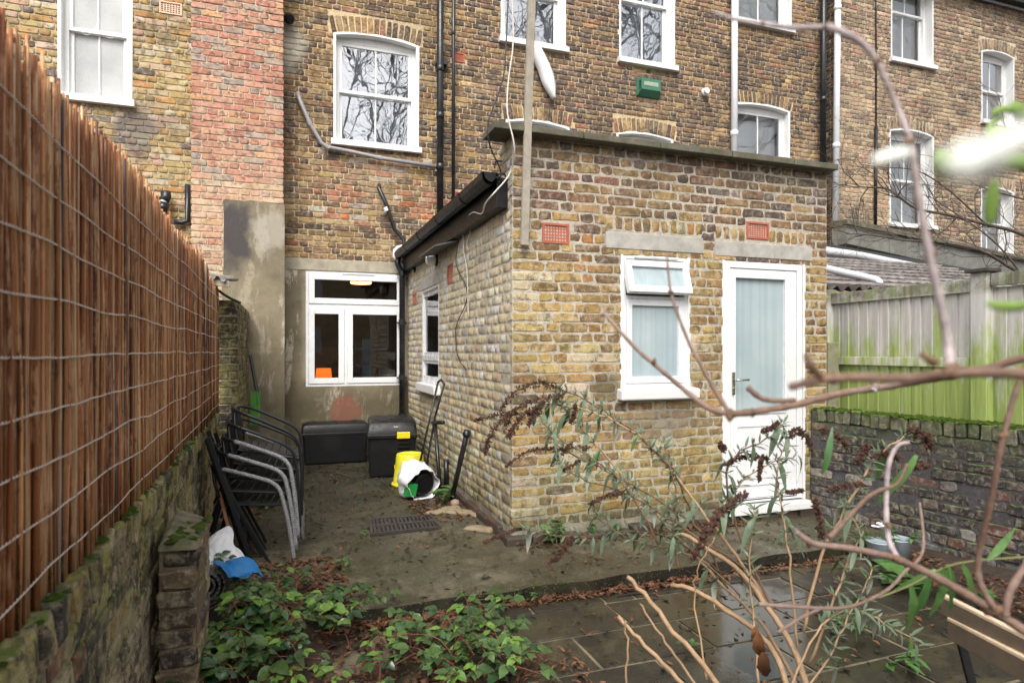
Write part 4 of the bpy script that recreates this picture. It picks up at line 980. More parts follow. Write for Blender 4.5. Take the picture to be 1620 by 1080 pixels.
MB().hexa([(-.47, 2.70, .62), (-.315, 2.70, .615), (-.33, 3.14, .62), (-.47, 3.14, .62), (-.455, 2.76, .655), (-.345, 2.75, .640), (-.35, 3.10, .65), (-.455, 3.12, .69)]).make('cap', simple('crumbling_mortar', (.15, .13, .085), .95, .5, 22, .9, 50, dirt=(.07, .085, .025), dirtamt=.9), pe, bevel=.012)
moss_later = True
# taller rubble wall end near the house
ru = thing('party_wall', 'narrow end of a taller old brick party wall beyond the reed screen', 'wall', (-.5, 6.4, 0))
WU = Wall((-.60, 6.35, 0), (1, 0, 0), (0, -1, 0)); WU2 = Wall((-.43, 6.35, 0), (0, 1, 0), (1, 0, 0))
items = lay(WU, 0, .17, 0, 1.85, [], lambda u, v, rr: P_pier(rr), 'stretcher', 87, 'w'); items += lay(WU2, .02, 1.68, 0, 1.85, [], lambda u, v, rr: P_lg(rr), 'flemish', 88, 'w')
commit(ru, items, M_lg); MB().box(-.592, -.438, 6.358, PY - .03, 0, 1.845).make('wall', K_lg, ru)
# corrugated sheet sticking out over it
asb = simple('cement_sheet', (.36, .34, .31), .85, .2, 12, .4, 60, dirt=(.12, .12, .10), dirtamt=.5)
def corrugated(name, origin, along, across, n, pitch, amp, mat, parent=None, thick=.007, up=Vector((0, 0, 1)), seg=8):
    m = MB(); o_, al_, ac = Vector(origin), Vector(along), Vector(across).normalized(); N_ = n * seg; up = up.normalized()
    pts = [o_ + ac * (pitch * k / seg) + up * (amp * math.sin(2 * math.pi * k / seg)) for k in range(N_ + 1)]
    for k in range(N_):
        m.quad(pts[k], pts[k + 1], pts[k + 1] + al_, pts[k] + al_); m.quad(pts[k] - up * thick, pts[k] - up * thick + al_, pts[k + 1] - up * thick + al_, pts[k + 1] - up * thick)
        m.quad(pts[k], pts[k] - up * thick, pts[k + 1] - up * thick, pts[k + 1]); m.quad(pts[k] + al_, pts[k + 1] + al_, pts[k + 1] + al_ - up * thick, pts[k] + al_ - up * thick)
    return m.make(name, mat, parent, smooth=False)
cs = thing('corrugated_sheet', 'broken grey corrugated cement sheet poking out over the far end of the reed screen', 'roof sheet', (-.6, 6, 1.95))
s0 = atT(340, 440, 6.1)
corrugated('sheet', (s0.x - .5, 5.75, s0.z - .02), (0, 1.5, .16), (1, 0, -.12), 8, .085, .022, asb, cs)
MB().bar((s0.x - .5, 5.8, s0.z - .08), (s0.x + .2, 5.8, s0.z - .14), .04, .05).make('batten', wood_grey, cs)
MB().tube(smooth_path([atT(336, 450, 6.0), atT(350, 463, 5.9), atT(365, 472, 5.8), atT(380, 479, 5.75)], 3), .012, 6).make('cable', cable_b, cs)
# right wall
gw = thing('garden_wall', 'low dark soot stained brick garden wall with moss on its brick coping at the right', 'wall', (4.3, 3, 0))
A, B = Vector((4.225, 4.27, 0)), Vector((4.41, 2.8, 0)); U_ = (B - A).normalized(); WG = Wall(A, U_, Vector((U_.y, -U_.x, 0)))
GT = .885
items = lay(WG, 0, 4.3, -.15, GT - .105, [], lambda u, v, rr: P_rg(rr), 'flemish', 91, 'w')
for it in items: it['o'] = it['o'] + WG.N * random.uniform(-.008, .008)
commit(gw, items, M_rg); sheet(WG, 0, 4.3, -.15, GT - .104, [], .006, .22).make('wall', K_rg, gw)
edge_course(WG, gw, 0, 4.3, GT - .103, .1025, .22, pal([(3, (.10, .09, .07)), (2, (.20, .19, .14)), (2, (.05, .05, .05))]), M_rg[0], 92, .01)
moss = G('moss', .95, .1); moss.col(moss.mix(moss.step(moss.noise(30, 5, .7), .3, .7), (.025, .045, .006), (.085, .13, .02))); moss.bump(moss.noise(150, 4, .7), 1, .01)
def moss_patch(W, parent, u0, u1, z, d0, d1, n, seed, name='moss'):
    rr = random.Random(seed); V, Fc = [], []
    for k in range(n):
        c = W.P(rr.uniform(u0, u1), z + rr.uniform(-.004, .008), rr.uniform(d0, d1)); r_ = rr.uniform(.008, .028); i = len(V); m_ = 7
        V.append(tuple(c + Vector((0, 0, r_ * .55))))
        for j in range(m_): a = 2 * math.pi * j / m_; V.append(tuple(c + Vector((math.cos(a) * r_ * rr.uniform(.7, 1.2), math.sin(a) * r_ * rr.uniform(.7, 1.2), rr.uniform(-.006, .003)))))
        for j in range(m_): Fc.append((i, i + 1 + j, i + 1 + (j + 1) % m_))
    o = mesh_obj(name, V, Fc, moss.m, parent, smooth=True); o['kind'] = 'stuff'; return o
moss_patch(WG, gw, .0, 2.6, GT, -.005, .2, 900, 1); moss_patch(WB2, pe, .02, .38, .645, .0, .11, 60, 4); moss_patch(WL, gl, .3, LL, LT - .004, -.01, .1, 160, 2)
# timber fence behind the right wall
FX = 4.62
fen = thing('timber_fence', 'weathered vertical board fence turning green with algae above the dark garden wall', 'fence', (FX, 3, 0))
def fence_mat():
    g = G('fence_wood', .85, .2); x, y, z = g.xyz(); gv = g.mapv(g.pos(), (22, 22, 1.2)); a = g.noise(1, 7, .7, vec=gv); oi = g.n('ShaderNodeObjectInfo').outputs['Random']
    c = g.mix(g.step(a, .3, .7), (.40, .37, .34), (.74, .70, .66)); c = g.mix(g.mul(oi, .4), c, (.42, .44, .45))
    m1 = g.math('ADD', g.step(z, 1.75, .95), g.math('ADD', g.step(g.noise(1, 6, .7, vec=g.mapv(g.pos(), (10, 10, 2.2), (3, 1, 2))), .3, .7, -.55, .45), g.math('MULTIPLY', oi, .25)))
    c = g.mix(g.mul(g.step(m1, .25, .8), .9), c, g.mix(g.step(a, .3, .7), (.20, .28, .045), (.40, .49, .12)))
    c = g.mix(g.mul(g.step(z, 1.77, 1.82), g.step(g.noise(6, 5, .7), .3, .55), .8), c, g.mix(g.step(a, .45, .55), (.09, .065, .035), (.14, .19, .05)))
    g.col(c); g.bump(a, .5, .006); return g.m
fm = fence_mat(); rr = random.Random(17)
boards = []
y = 4.44; k = 0
while y > .2:
    yp = 3.10
    if yp - .05 < y < yp + .14: y = yp - .056; continue
    wd = rr.uniform(.085, .10)
    o = MB().hexa([(FX, y - wd, .80), (FX + .022, y - wd, .80), (FX + .024, y, .80), (FX + .014, y, .80), (FX, y - wd, 1.82), (FX + .022, y - wd, 1.82), (FX + .024, y, 1.82), (FX + .014, y, 1.82)]).make('board', fm, fen)
    y -= wd + .003
MB().box(FX - .022, FX + .0, 3.16, 4.44, 1.80, 1.893).make('rail', fm, fen, bevel=.003); MB().box(FX - .022, FX + .0, .2, 3.04, 1.83, 1.915).make('rail', fm, fen, bevel=.003)
MB().box(FX - .026, FX - .001, 3.16, 4.44, 1.26, 1.33).make('rail', fm, fen, bevel=.003); MB().box(FX - .026, FX - .001, .2, 3.04, 1.24, 1.29).make('rail', fm, fen, bevel=.003)
for yy in (3.10, 4.47, 1.3): MB().box(FX - .06, FX + .04, yy - .055, yy + .055, .5, 1.93).make('post', fm, fen, bevel=.004)
MB().box(FX - .085, FX + .06, 3.02, 3.18, 1.93, 1.955).make('post_cap', simple('dark_wood', (.06, .05, .04), .8), fen, bevel=.004)
cp = MB().box(4.425, 4.545, 4.27, 4.40, 0, atY(1315, 541, 4.3).z).make('concrete_post', simple('mossy_concrete', (.24, .23, .15), .9, .3, 8, .6, 60, dirt=(.12, .15, .04), dirtamt=.7), None, bevel=.01); tag(cp, 'stubby mossy concrete post between the brick extension and the board fence', 'post')
# ------------------------------------------------------------ neighbour's lean-to on the right
lt = thing('lean_to', 'low lean-to behind the board fence with a worn corrugated roof', 'shed', (6, 6.5, 0))
old = simple('old_roof_sheet', (.055, .04, .035), .8, .4, 9, .5, 60, dirt=(.30, .28, .27), dirtamt=.5)
lath_m = simple('pale_lath', (.36, .33, .31), .8, .4, 9, .5, 60, dirt=(.06, .05, .05), dirtamt=.7)
n1 = Vector((0, 2.5, .80)); corrugated('roof_sheet', (4.5, 5.0, 2.02), n1, (1, 0, 0), 34, .15, .03, old, lt, up=Vector((0, -.3, 1)), seg=8)
MB().box(4.6, 9.4, 5.05, 5.12, 0, 1.98).make('wall', render_m, lt)
for k in range(8):
    y_ = 5.15 + k * .26; z_ = 2.02 + (y_ - 5.0) * .32 + .032
    MB().bar((4.5, y_, z_), (9.5, y_ + .05, z_ + .01), .05, .03).make('lath', lath_m, lt)
bk = MB(); pa_, pb_ = atY(1339, 356, 7.8), atY(1625, 425, 7.8)
q = [atY(1339, 356, 7.8), atY(1480, 385, 7.8), atY(1640, 418, 7.8)]; q2 = [atY(1339, 385, 7.8), atY(1480, 416, 7.8), atY(1640, 450, 7.8)]
bk.prism([q2[0], q2[1], q2[2], q[2], q[1], q[0]], (0, .25, 0)); bk.make('parapet', simple('grey_render', (.20, .20, .18), .9, .25, 6, .5, dirt=(.10, .11, .07), dirtamt=.6), lt)
m = MB()
for k in range(2): m.hexa([q[k] + Vector((-.02, -.06, 0)), q[k + 1] + Vector((0, -.06, 0)), q[k + 1] + Vector((0, .3, .0)), q[k] + Vector((-.02, .3, 0)), q[k] + Vector((-.02, -.04, .09)), q[k + 1] + Vector((0, -.04, .09)), q[k + 1] + Vector((0, .3, .12)), q[k] + Vector((-.02, .3, .12))])
m.make('mossy_coping', coping_m, lt, bevel=.01)
pipe(lt, [atY(1300, 388, 7.55), atY(1345, 402, 7.5), atY(1480, 422, 7.5), atY(1560, 436, 7.5), atY(1700, 462, 7.5)], .055, black_pipe, name='black_pipe')
pipe(lt, [atY(1305, 396, 7.1), atY(1360, 404, 7.1), atY(1525, 437, 7.1)], .055, white_pipe, name='white_pipe')
MB().hexa([atY(1300, 418, 7.3), atY(1620, 478, 7.3), atY(1620, 478, 7.6), atY(1300, 418, 7.6), atY(1300, 384, 7.3), atY(1620, 440, 7.3), atY(1620, 440, 7.6), atY(1300, 384, 7.6)]).make('flashing', simple('dark_flashing', (.05, .055, .06), .6, .3, 5), lt)
wp = pipe(lt, smooth_path([atY(1290, 420, 5.4), atY(1320, 428, 5.4), atY(1375, 440, 5.4), atY(1388, 444, 5.38), atY(1392, 452, 5.33), atY(1393, 466, 5.3)], 3), .042, white_pipe, name='white_pipe')
# ------------------------------------------------------------ reed screen
from mathutils import noise as mn
def reed_mats():
    res = []
    for src in ('obj', 'attr'):
        g = G('reed_' + src, .62, .35)
        if src == 'obj': c = g.n('ShaderNodeObjectInfo').outputs['Color']
        else: a = g.n('ShaderNodeAttribute'); a.attribute_name = 'Col'; c = a.outputs['Color']
        v = g.mapv(g.pos(), (60, 60, 2.0)); n = g.noise(1, 6, .7, vec=v); n2 = g.noise(1, 5, .7, vec=g.mapv(g.pos(), (30, 30, 7), (3, 3, 3)))
        c = g.mix(g.step(n, .3, .7), g.mix(.65, c, (.03, .012, .006)), c); c = g.mix(g.mul(g.step(n2, .52, .62), .8), c, g.mix(.6, c, (.72, .46, .26)))
        c = g.mix(g.mul(g.step(g.noise(1, 6, .8, vec=g.mapv(g.pos(), (45, 45, 16), (7, 1, 0))), .57, .64), .7), c, (.03, .018, .012))
        g.col(c); g.bump(g.noise(1, 5, .7, vec=g.mapv(g.pos(), (220, 220, 20))), .35, .003); res.append(g.m)
    return res
RM = reed_mats()
P_reed = pal([(5, (.50, .19, .07)), (3, (.36, .12, .04)), (4, (.64, .32, .14)), (3, (.15, .06, .035)), (2, (.72, .48, .28)), (1, (.15, .10, .10))], .22)
reed = thing('reed_screen', 'tall brown reed screen bound with twisted wire standing on the low garden wall', 'fence', (-.5, 3, .86))
rr = random.Random(31)
def fx(y): return -.483 - .0165 * (y - 1.3) - (.01 * (y > 4.2) * (y - 4.2))
y = .55; reeds = []
while y < 6.22:
    r_ = rr.uniform(.0026, .0050) * (1 if rr.random() > .06 else 1.6); reeds.append((y, fx(y) + rr.gauss(0, .0035), r_, 1.985 + rr.gauss(0, .016) + .02 * math.sin(y * 3) - (.05 if y > 5.2 else 0), 0)); y += r_ * 1.75
y = .55
while y < 6.22:
    r_ = rr.uniform(.004, .007); reeds.append((y, fx(y) - .011 + rr.gauss(0, .002), r_, 1.95 + rr.gauss(0, .02), 1)); y += r_ * 2.1
def reed_geo(y, x, r_, zt, rr):
    z0 = .845; n = 5; pts = []
    a, b = rr.gauss(0, .004), rr.gauss(0, .007)
    for k in range(6):
        t = k / 5; pts.append((x + a * math.sin(t * 4 + y * 9), y + b * t + rr.gauss(0, .0012), z0 + (zt - z0) * t))
    return MB().tube(pts, [r_ * rr.uniform(.88, 1.08) for _ in pts], n, cap=True)
front = sorted([q for q in reeds if q[4] == 0], key=lambda q: q[0] if q[0] > 1.2 else 10 + q[0])
V, Fc, Cc = [], [], []
for k, q in enumerate(front + [q for q in reeds if q[4]]):
    mb = reed_geo(q[0], q[1], q[2], q[3], rr); c = P_reed(rr)
    if k < 300:
        o = mb.make('reed', RM[0], reed, smooth=True); o.color = (*c, 1)
    else:
        i = len(V); V += mb.v; Fc += [tuple(i + j for j in f) for f in mb.f]; Cc += [(*c, 1)] * len(mb.v)
o = mesh_obj('reeds', V, Fc, RM[1], reed, smooth=True); o['kind'] = 'stuff'
at = o.data.color_attributes.new('Col', 'FLOAT_COLOR', 'POINT'); at.data.foreach_set('color', np.array(Cc, np.float32).ravel())
wire_m = simple('galvanised_wire', (.66, .58, .50), .5, .15, 30, .1, spec=.6)
for i, z in enumerate((.915, 1.03, 1.14, 1.255, 1.37, 1.49, 1.605, 1.718, 1.84)):
    for ph in (0, 1):
        pts = []; y = .55; k = 0
        while y < 6.2:
            a = k * math.pi / 2 + ph * math.pi
            wob = .007 * mn.noise(Vector((y * 2.1, i * 7.3, 0))) * 2 + .003 * mn.noise(Vector((y * 9, i * 3.1, 4)))
            pts.append((fx(y) + .0095 + .0016 * math.cos(a), y, z + wob + .0022 * math.sin(a))); y += .0085; k += 1
        MB().tube(pts, .0012, 4).make('wire', wire_m, reed, smooth=True)

# ------------------------------------------------------------ chairs
def rodm(name, c, speck):
    g = G(name, .35 if not speck else .6, .5)
    if speck:
        v = g.vor(260); g.col(g.mix(g.step(v, .25, .5), (.62, .62, .62), c)); g.bump(v, .5, .002)
    else: g.col(c)
    return g.m
blackm = rodm('black_metal', (.012, .013, .015), False); speckm = rodm('speckled_metal', (.13, .13, .135), True)
rattan = simple('black_rattan', (.02, .02, .022), .55, .3, 40, .5, 150)
def make_chair(spk, label):
    t = thing('stacking_chair', label, 'chair', (0, 0, 0), 'stack of metal armchairs by the garden wall')
    W2, r_ = .27, (.016 if spk else .012); fmn = speckm if spk else blackm
    for s in (-1, 1):
        MB().tube(smooth_path([(.33, s * W2, .0), (.285, s * W2, .25), (.235, s * W2, .45), (.20, s * W2, .545), (.13, s * W2, .60), (.0, s * W2, .64), (-.13, s * W2, .675), (-.20, s * W2 * .98, .69)], 4), r_, 10).make('arm_leg', fmn, t, smooth=True)
    MB().tube(smooth_path([(-.20, -W2 * .98, .69), (-.27, -W2 * .8, .70), (-.305, -W2 * .4, .705), (-.31, 0, .705), (-.305, W2 * .4, .705), (-.27, W2 * .8, .70), (-.20, W2 * .98, .69)], 4), .012, 10).make('back_rail', blackm, t, smooth=True)
    for s in (-1, 1):
        MB().tube(smooth_path([(-.30, s * .2, .0), (-.25, s * .215, .25), (-.215, s * .225, .43), (-.26, s * .21, .56), (-.30, s * .15, .70)], 3), .011, 8).make('rear_leg', blackm, t, smooth=True)
    MB().tube([(-.21, -.23, .42), (.24, -.25, .42), (.24, .25, .42), (-.21, .23, .42), (-.21, -.23, .42)], .011, 8).make('seat_frame', blackm, t)
    for k in range(8): MB().box(-.20 + k * .056, -.155 + k * .056, -.235, .235, .425, .435).make('seat_slat', rattan, t)
    for k in range(4): 
        q = -.12 + k * .08; MB().bar((-.235, q, .44), (-.305, q, .70), .035, .008, Vector((0, 1, 0))).make('back_slat', rattan, t)
    return t
spot = atZ(440, 862, 0); base = Vector((-.19, 4.72, 0))
ca_, cb_ = make_chair(True, ''), make_chair(False, '')
labs = [('lowest chair of the metal armchair stack, its speckled grey legs on the concrete', 1), ('second armchair from the bottom of the stack, with speckled grey arms', 1), ('middle armchair of the stack of five, its speckled grey arm ends in a lump', 1), ('second armchair from the top of the stack, plain black tubing', 0), ('topmost black metal armchair of the stack by the reed screen', 0)]
used = {0: False, 1: False}
for k, (lab, spk) in enumerate(labs):
    src = ca_ if spk else cb_
    o = src if not used[spk] else copy_tree(src); used[spk] = True; o['label'] = lab
    o.location = base + Vector((.006 * k - .02, .006 * k, .0 + .083 * k)); o.rotation_euler = (0, R(2 + 2.2 * k), R(-8 + 1.5 * k)); o.scale = (.88, .88, .88)
# folded chair frames leaning on the wall
def leaning_frame(x, y, lean, h, lab, wd=.36, rz=0.0):
    t = thing('folded_chair', lab, 'chair', (0, 0, 0), 'folded black chairs leaning on the wall'); 
    for s in (0, 1): MB().bar((0, s * wd, 0), (-lean, s * wd, h), .028, .018, Vector((0, 1, 0))).make('side_rail', blackm, t, bevel=.003)
    for z in (.15, .5, .9): MB().bar((-lean * z, 0, h * z), (-lean * z, wd, h * z), .018, .018).make('cross_rail', blackm, t)
    for s in (.06, .94): MB().bar((.10, s * wd, 0), (-lean * .75, s * wd, h * .72), .022, .018, Vector((0, 1, 0))).make('leg', blackm, t, bevel=.003)
    MB().hexa([(-lean * .35, .02, h * .35), (-lean * .35, wd - .02, h * .35), (-lean * .35 + .02, wd - .02, h * .36), (-lean * .35 + .02, .02, h * .36), (-lean * .7, .02, h * .7), (-lean * .7, wd - .02, h * .7), (-lean * .7 + .02, wd - .02, h * .71), (-lean * .7 + .02, .02, h * .71)]).make('seat', rattan, t)
    t.location = (x, y, 0); t.rotation_euler = (0, 0, rz); return t
p = atZ(400, 893, 0); leaning_frame(p.x, p.y - .02, .26, .84, 'folded black metal chair nearest the camera, leaning on the left garden wall', rz=.1)
leaning_frame(p.x - .05, p.y + .16, .24, .80, 'folded black metal chair behind the nearest one, leaning on the garden wall', rz=-.05)
# plank
q0, q1 = atT(368, 862, 4.05), atT(337, 735, 4.25)
q0.z = max(q0.z, .01)
pl = MB().bar(q0, q1, .045, .022, Vector((1, 0, 0))).make('timber_plank', simple('orange_wood', (.30, .12, .04), .6, .25, 20, .3), None, bevel=.003, loc=q0); tag(pl, 'orange brown wooden plank leaning behind the rolled grey mat', 'plank')
# rolled mat: a spiral sheet
c0 = atZ(338, 872, 0); ctr = Vector((c0.x - .0, 3.78, .10)); m = MB(); n = 64
pr = []
for k in range(n):
    a = k / n * 2 * math.pi * 3.2; r_ = .018 + .085 * k / n; pr.append((math.cos(a) * r_ * 1.0, math.sin(a) * r_))
for k in range(n - 1):
    for (s0_, s1_) in ((0, .55),): m.quad(ctr + Vector((pr[k][0], s0_, pr[k][1])), ctr + Vector((pr[k + 1][0], s0_, pr[k + 1][1])), ctr + Vector((pr[k + 1][0], s1_, pr[k + 1][1])), ctr + Vector((pr[k][0], s1_, pr[k][1])))
mt = m.make('rolled_mat', simple('grey_felt', (.12, .115, .11), .95, .15, 20, .4, 200), None, smooth=True, loc=ctr); md = mt.modifiers.new('solid', 'SOLIDIFY'); md.thickness = .010
mt.location.x = atT(335, 840, 3.95).x + .02; tag(mt, 'rolled up grey mat lying by the foot of the garden wall', 'mat')
# crumpled sheets
def crumpled(name, label, cat, corners, mat, nx, ny, amp, seed, loc=None, solid=.002, folds=3.0):
    rr = random.Random(seed); V, Fc = [], []; A, B, C, D = [Vector(c) for c in corners]
    for i in range(nx + 1):
        for j in range(ny + 1):
            u, v = i / nx, j / ny; p = A.lerp(B, u).lerp(D.lerp(C, u), v); e = math.sin(math.pi * min(1, max(0, u))) * .5 + .5
            q = Vector((mn.noise(p * folds * 3 + Vector((seed, 0, 0))), mn.noise(p * folds * 3 + Vector((0, seed, 0))), mn.noise(p * folds * 2 + Vector((0, 0, seed))) * 1.6 + .5 * abs(mn.noise(p * folds * 6)))) * amp * (.5 + .5 * e)
            V.append(tuple(p + q))
    for i in range(nx):
        for j in range(ny): k = i * (ny + 1) + j; Fc.append((k, k + 1, k + ny + 2, k + ny + 1))
    o = mesh_obj(name, V, Fc, mat, None, smooth=True, loc=A); md = o.modifiers.new('solid', 'SOLIDIFY'); md.thickness = solid
    tag(o, label, cat); return o
white_pl = simple('white_polythene', (.72, .73, .74), .3, .06, 8, .2, 30); blue_t = simple('blue_tarpaulin', (.015, .16, .42), .35, .15, 20, .3, 80)
crumpled('plastic_bag', 'crumpled white plastic sack lying on the rubbish heap by the rolled mat', 'bag', [atT(326, 850, 3.75), atT(362, 838, 3.8), atT(392, 890, 3.65), atT(325, 893, 3.55)], white_pl, 26, 20, .06, 3)
crumpled('blue_tarpaulin', 'folded blue tarpaulin over a dark tub in the corner by the wall', 'tarpaulin', [atT(334, 886, 3.5), atT(378, 880, 3.6), atT(424, 905, 3.5), atT(372, 908, 3.3)], blue_t, 26, 16, .045, 8)
p0, p1 = atT(345, 903, 3.45), atT(432, 915, 3.45)
tub = MB(); tub.hexa([(p0.x + .03, 3.2, -.1), (p1.x - .03, 3.2, -.1), (p1.x - .03, 3.6, -.1), (p0.x + .03, 3.6, -.1), (p0.x, 3.14, .03), (p1.x, 3.14, .03), (p1.x, 3.66, .03), (p0.x, 3.66, .03)]).box(p0.x - .02, p1.x + .02, 3.12, 3.68, .03, .05)
o = tub.make('plastic_tub', black_pl, None, bevel=.01, loc=(p0.x, 3.4, -.1)); tag(o, 'low black plastic tub half hidden by brambles under the blue tarpaulin', 'tub')
# garden tools in the left corner
m = MB().tube([atT(410, 640, 7.0), atT(396, 562, 7.1)], .018, 8).make('tool_handle', cable_b, None, loc=atT(410, 640, 7)); tag(m, 'thin black tool handle leaning on the rendered chimney foot', 'tool')
m = MB()
for k in range(7): m.bar(atT(398 + k * 2.2, 618 + k % 3 * 2, 6.8), atT(396 + k * 2.4, 672, 6.8), .02, .008, Vector((1, 0, 0)))
m = m.make('garden_rake', simple('green_plastic_bright', (.05, .35, .04), .4), None, loc=atT(400, 660, 6.8)); tag(m, 'bright green plastic rake head standing behind the chair stack', 'rake')

# ------------------------------------------------------------ storage boxes
def storage_box(name, label, x0, x1, y0, y1, h, clip=False, rz=0.0, ribs=True):
    cx, cy = (x0 + x1) / 2, (y0 + y1) / 2; t = thing(name, label, 'storage box', (0, 0, 0)); a, b = (x1 - x0) / 2, (y1 - y0) / 2; hb = h * .72
    MB().hexa([(-a * .93, -b * .93, 0), (a * .93, -b * .93, 0), (a * .93, b * .93, 0), (-a * .93, b * .93, 0), (-a * .98, -b * .98, hb), (a * .98, -b * .98, hb), (a * .98, b * .98, hb), (-a * .98, b * .98, hb)]).make('box_body', black_pl, t, bevel=.025)
    m = MB(); n = 9
    MB().box(-a * 1.02, a * 1.02, -b * 1.02, b * 1.02, hb - .02, hb + .025).make('rim', black_pl, t, bevel=.008)
    prof = [(-b * 1.0, hb + .02), (-b * .97, hb + (h - hb) * .5), (-b * .86, hb + (h - hb) * .88), (-b * .55, h), (b * .55, h), (b * .86, hb + (h - hb) * .88), (b * .97, hb + (h - hb) * .5), (b * 1.0, hb + .02)]
    rings = []
    for k, s in ((0, .0), (1, .02), (2, .98), (3, 1.0)):
        pass
    V, Fc = [], []
    for xx, sc in ((-a, .55), (-a * .97, .86), (-a * .86, .985), (-a * .3, 1.0), (a * .3, 1.0), (a * .86, .985), (a * .97, .86), (a, .55)):
        for y_, z_ in prof: V.append((xx, y_ * (1 if sc > .5 else 1), hb + .02 + (z_ - hb - .02) * (sc if z_ > hb + .03 else 1)))
    npf = len(prof)
    for i in range(7):
        for j in range(npf - 1): k = i * npf + j; Fc.append((k, k + 1, k + npf + 1, k + npf))
    Fc.append(tuple(reversed(range(npf)))); Fc.append(tuple(range(7 * npf, 8 * npf)))
    mesh_obj('lid', V, Fc, black_pl, t, smooth=True, bevel=.006)
    if ribs:
        for s in (-.62, 0, .62): MB().box(a * s - .03, a * s + .03, -b * .5, b * .5, h - .004, h + .008).make('lid_rib', black_pl, t, bevel=.004)
    if clip:
        ym = simple('yellow_plastic', (.72, .58, .02), .4, .08)
        for xx in (-a * .25,):
            MB().box(a * .45 - .07, a * .45 + .07, -b * 1.02 - .025, -b * 1.02 + .01, hb - .02, hb + .05).make('clip', ym, t, bevel=.006)
        for k in range(5): MB().box(a * .45 - .06, a * .45 + .06, -b * 1.0 - .006, -b * .98, hb - .08 - k * .045, hb - .06 - k * .045).make('grip_rib', black_pl, t)
        MB().box(a * .45 - .10, a * .45 - .05, -b * 1.02 - .02, -b * .95, hb - .35, hb - .31).make('clip', ym, t, bevel=.004)
    t.location = (cx, cy, 0); t.rotation_euler = (0, 0, rz); return t
bl = atZ(478, 737, .0); br_ = atZ(588, 737, .0)
storage_box('storage_box', 'long low black plastic storage box against the rendered wall under the kitchen window', bl.x + .0, br_.x, bl.y, 8.38, .50)
a0, a1 = atZ(598, 757, 0), atZ(663, 757, 0)
storage_box('storage_box', 'smaller black storage box with yellow clip beside the corner downpipe', a0.x - .06, a1.x + .05, a0.y, a0.y + .80, .62, True, R(-7))
pale = MB().box(-.02, .02, -.012, .012, 0, .004).make('price_tag', white_pl, None); pale.location = atZ(626, 675, .625); tag(pale, 'tiny white sticker on the lid of the smaller black box', 'sticker')
# bucket, upside down
p = atZ(652, 770, 0); yel = simple('yellow_bucket', (.60, .56, .03), .4, .06, 4)
bk = thing('bucket', 'bright yellow bucket standing upside down by the black storage box', 'bucket', (p.x, p.y + .13, 0))
MB().lathe((p.x, p.y + .13, 0), [(.178, 0), (.180, .012), (.170, .02), (.150, .20), (.138, .31), (.13, .322), (.118, .325), (.115, .312)], 32).make('bucket_body', yel, bk, smooth=True)
MB().lathe((p.x, p.y + .13, 0), [(.182, .0), (.188, .006), (.188, .022), (.176, .026)], 32).make('rim', yel, bk, smooth=True)
# white sack with black object
p = atZ(662, 793, 0)
sk = thing('sack', 'white plastic sack on its side with its mouth open, in front of the yellow bucket', 'bag', (p.x, p.y + .1, 0))
V, Fc = [], []; n, mring = 28, 9; ax = Vector((.25, -.85, -.12)).normalized(); sx_ = ax.cross(UP).normalized(); sz_ = sx_.cross(ax); cc = Vector((p.x, p.y + .22, .155)); rr = random.Random(3)
for k in range(mring):
    t = k / (mring - 1); r_ = [.03, .11, .155, .17, .172, .17, .168, .16, .15][k]; c = cc + ax * (-.16 + .34 * t)
    for j in range(n):
        a = 2 * math.pi * j / n; rn = r_ * (1 + .38 * mn.noise(Vector((math.cos(a) * 1.3, math.sin(a) * 1.3, t * 2.5))) + .22 * mn.noise(Vector((math.cos(a) * 4, math.sin(a) * 4, t * 5))) + (.10 * math.sin(a * 3) * t)); q = c + sx_ * math.cos(a) * rn + sz_ * math.sin(a) * rn; q.z = max(q.z, .004); V.append(tuple(q))
for k in range(mring - 1):
    for j in range(n): q = k * n + j; Fc.append((q, q + (j and 0) + 0, 0, 0)) if False else Fc.append((k * n + j, k * n + (j + 1) % n, (k + 1) * n + (j + 1) % n, (k + 1) * n + j))
Fc.append(tuple(range(n))); o = mesh_obj('sack_skin', V, Fc, white_pl, sk, smooth=True); md = o.modifiers.new('solid', 'SOLIDIFY'); md.thickness = .003
bo = MB().lathe(cc + ax * .0 - sx_ * .035, [(.085, 0), (.10, .02), (.105, .13), (.095, .15)], 24, ax).make('black_pot', black_pl, None, smooth=False, bevel=.004, loc=cc); tag(bo, 'round black plastic pot inside the mouth of the white sack', 'pot')
gb = MB().box(-.05, .05, -.04, .04, 0, .12).make('green_box', simple('green_card', (.02, .30, .06), .4), None, bevel=.004); gb.location = cc + ax * .10 + sx_ * -1 * -.1 - Vector((0, 0, .10)); gb.rotation_euler = (.2, .1, .3); tag(gb, 'small green carton at the mouth of the white sack', 'carton')
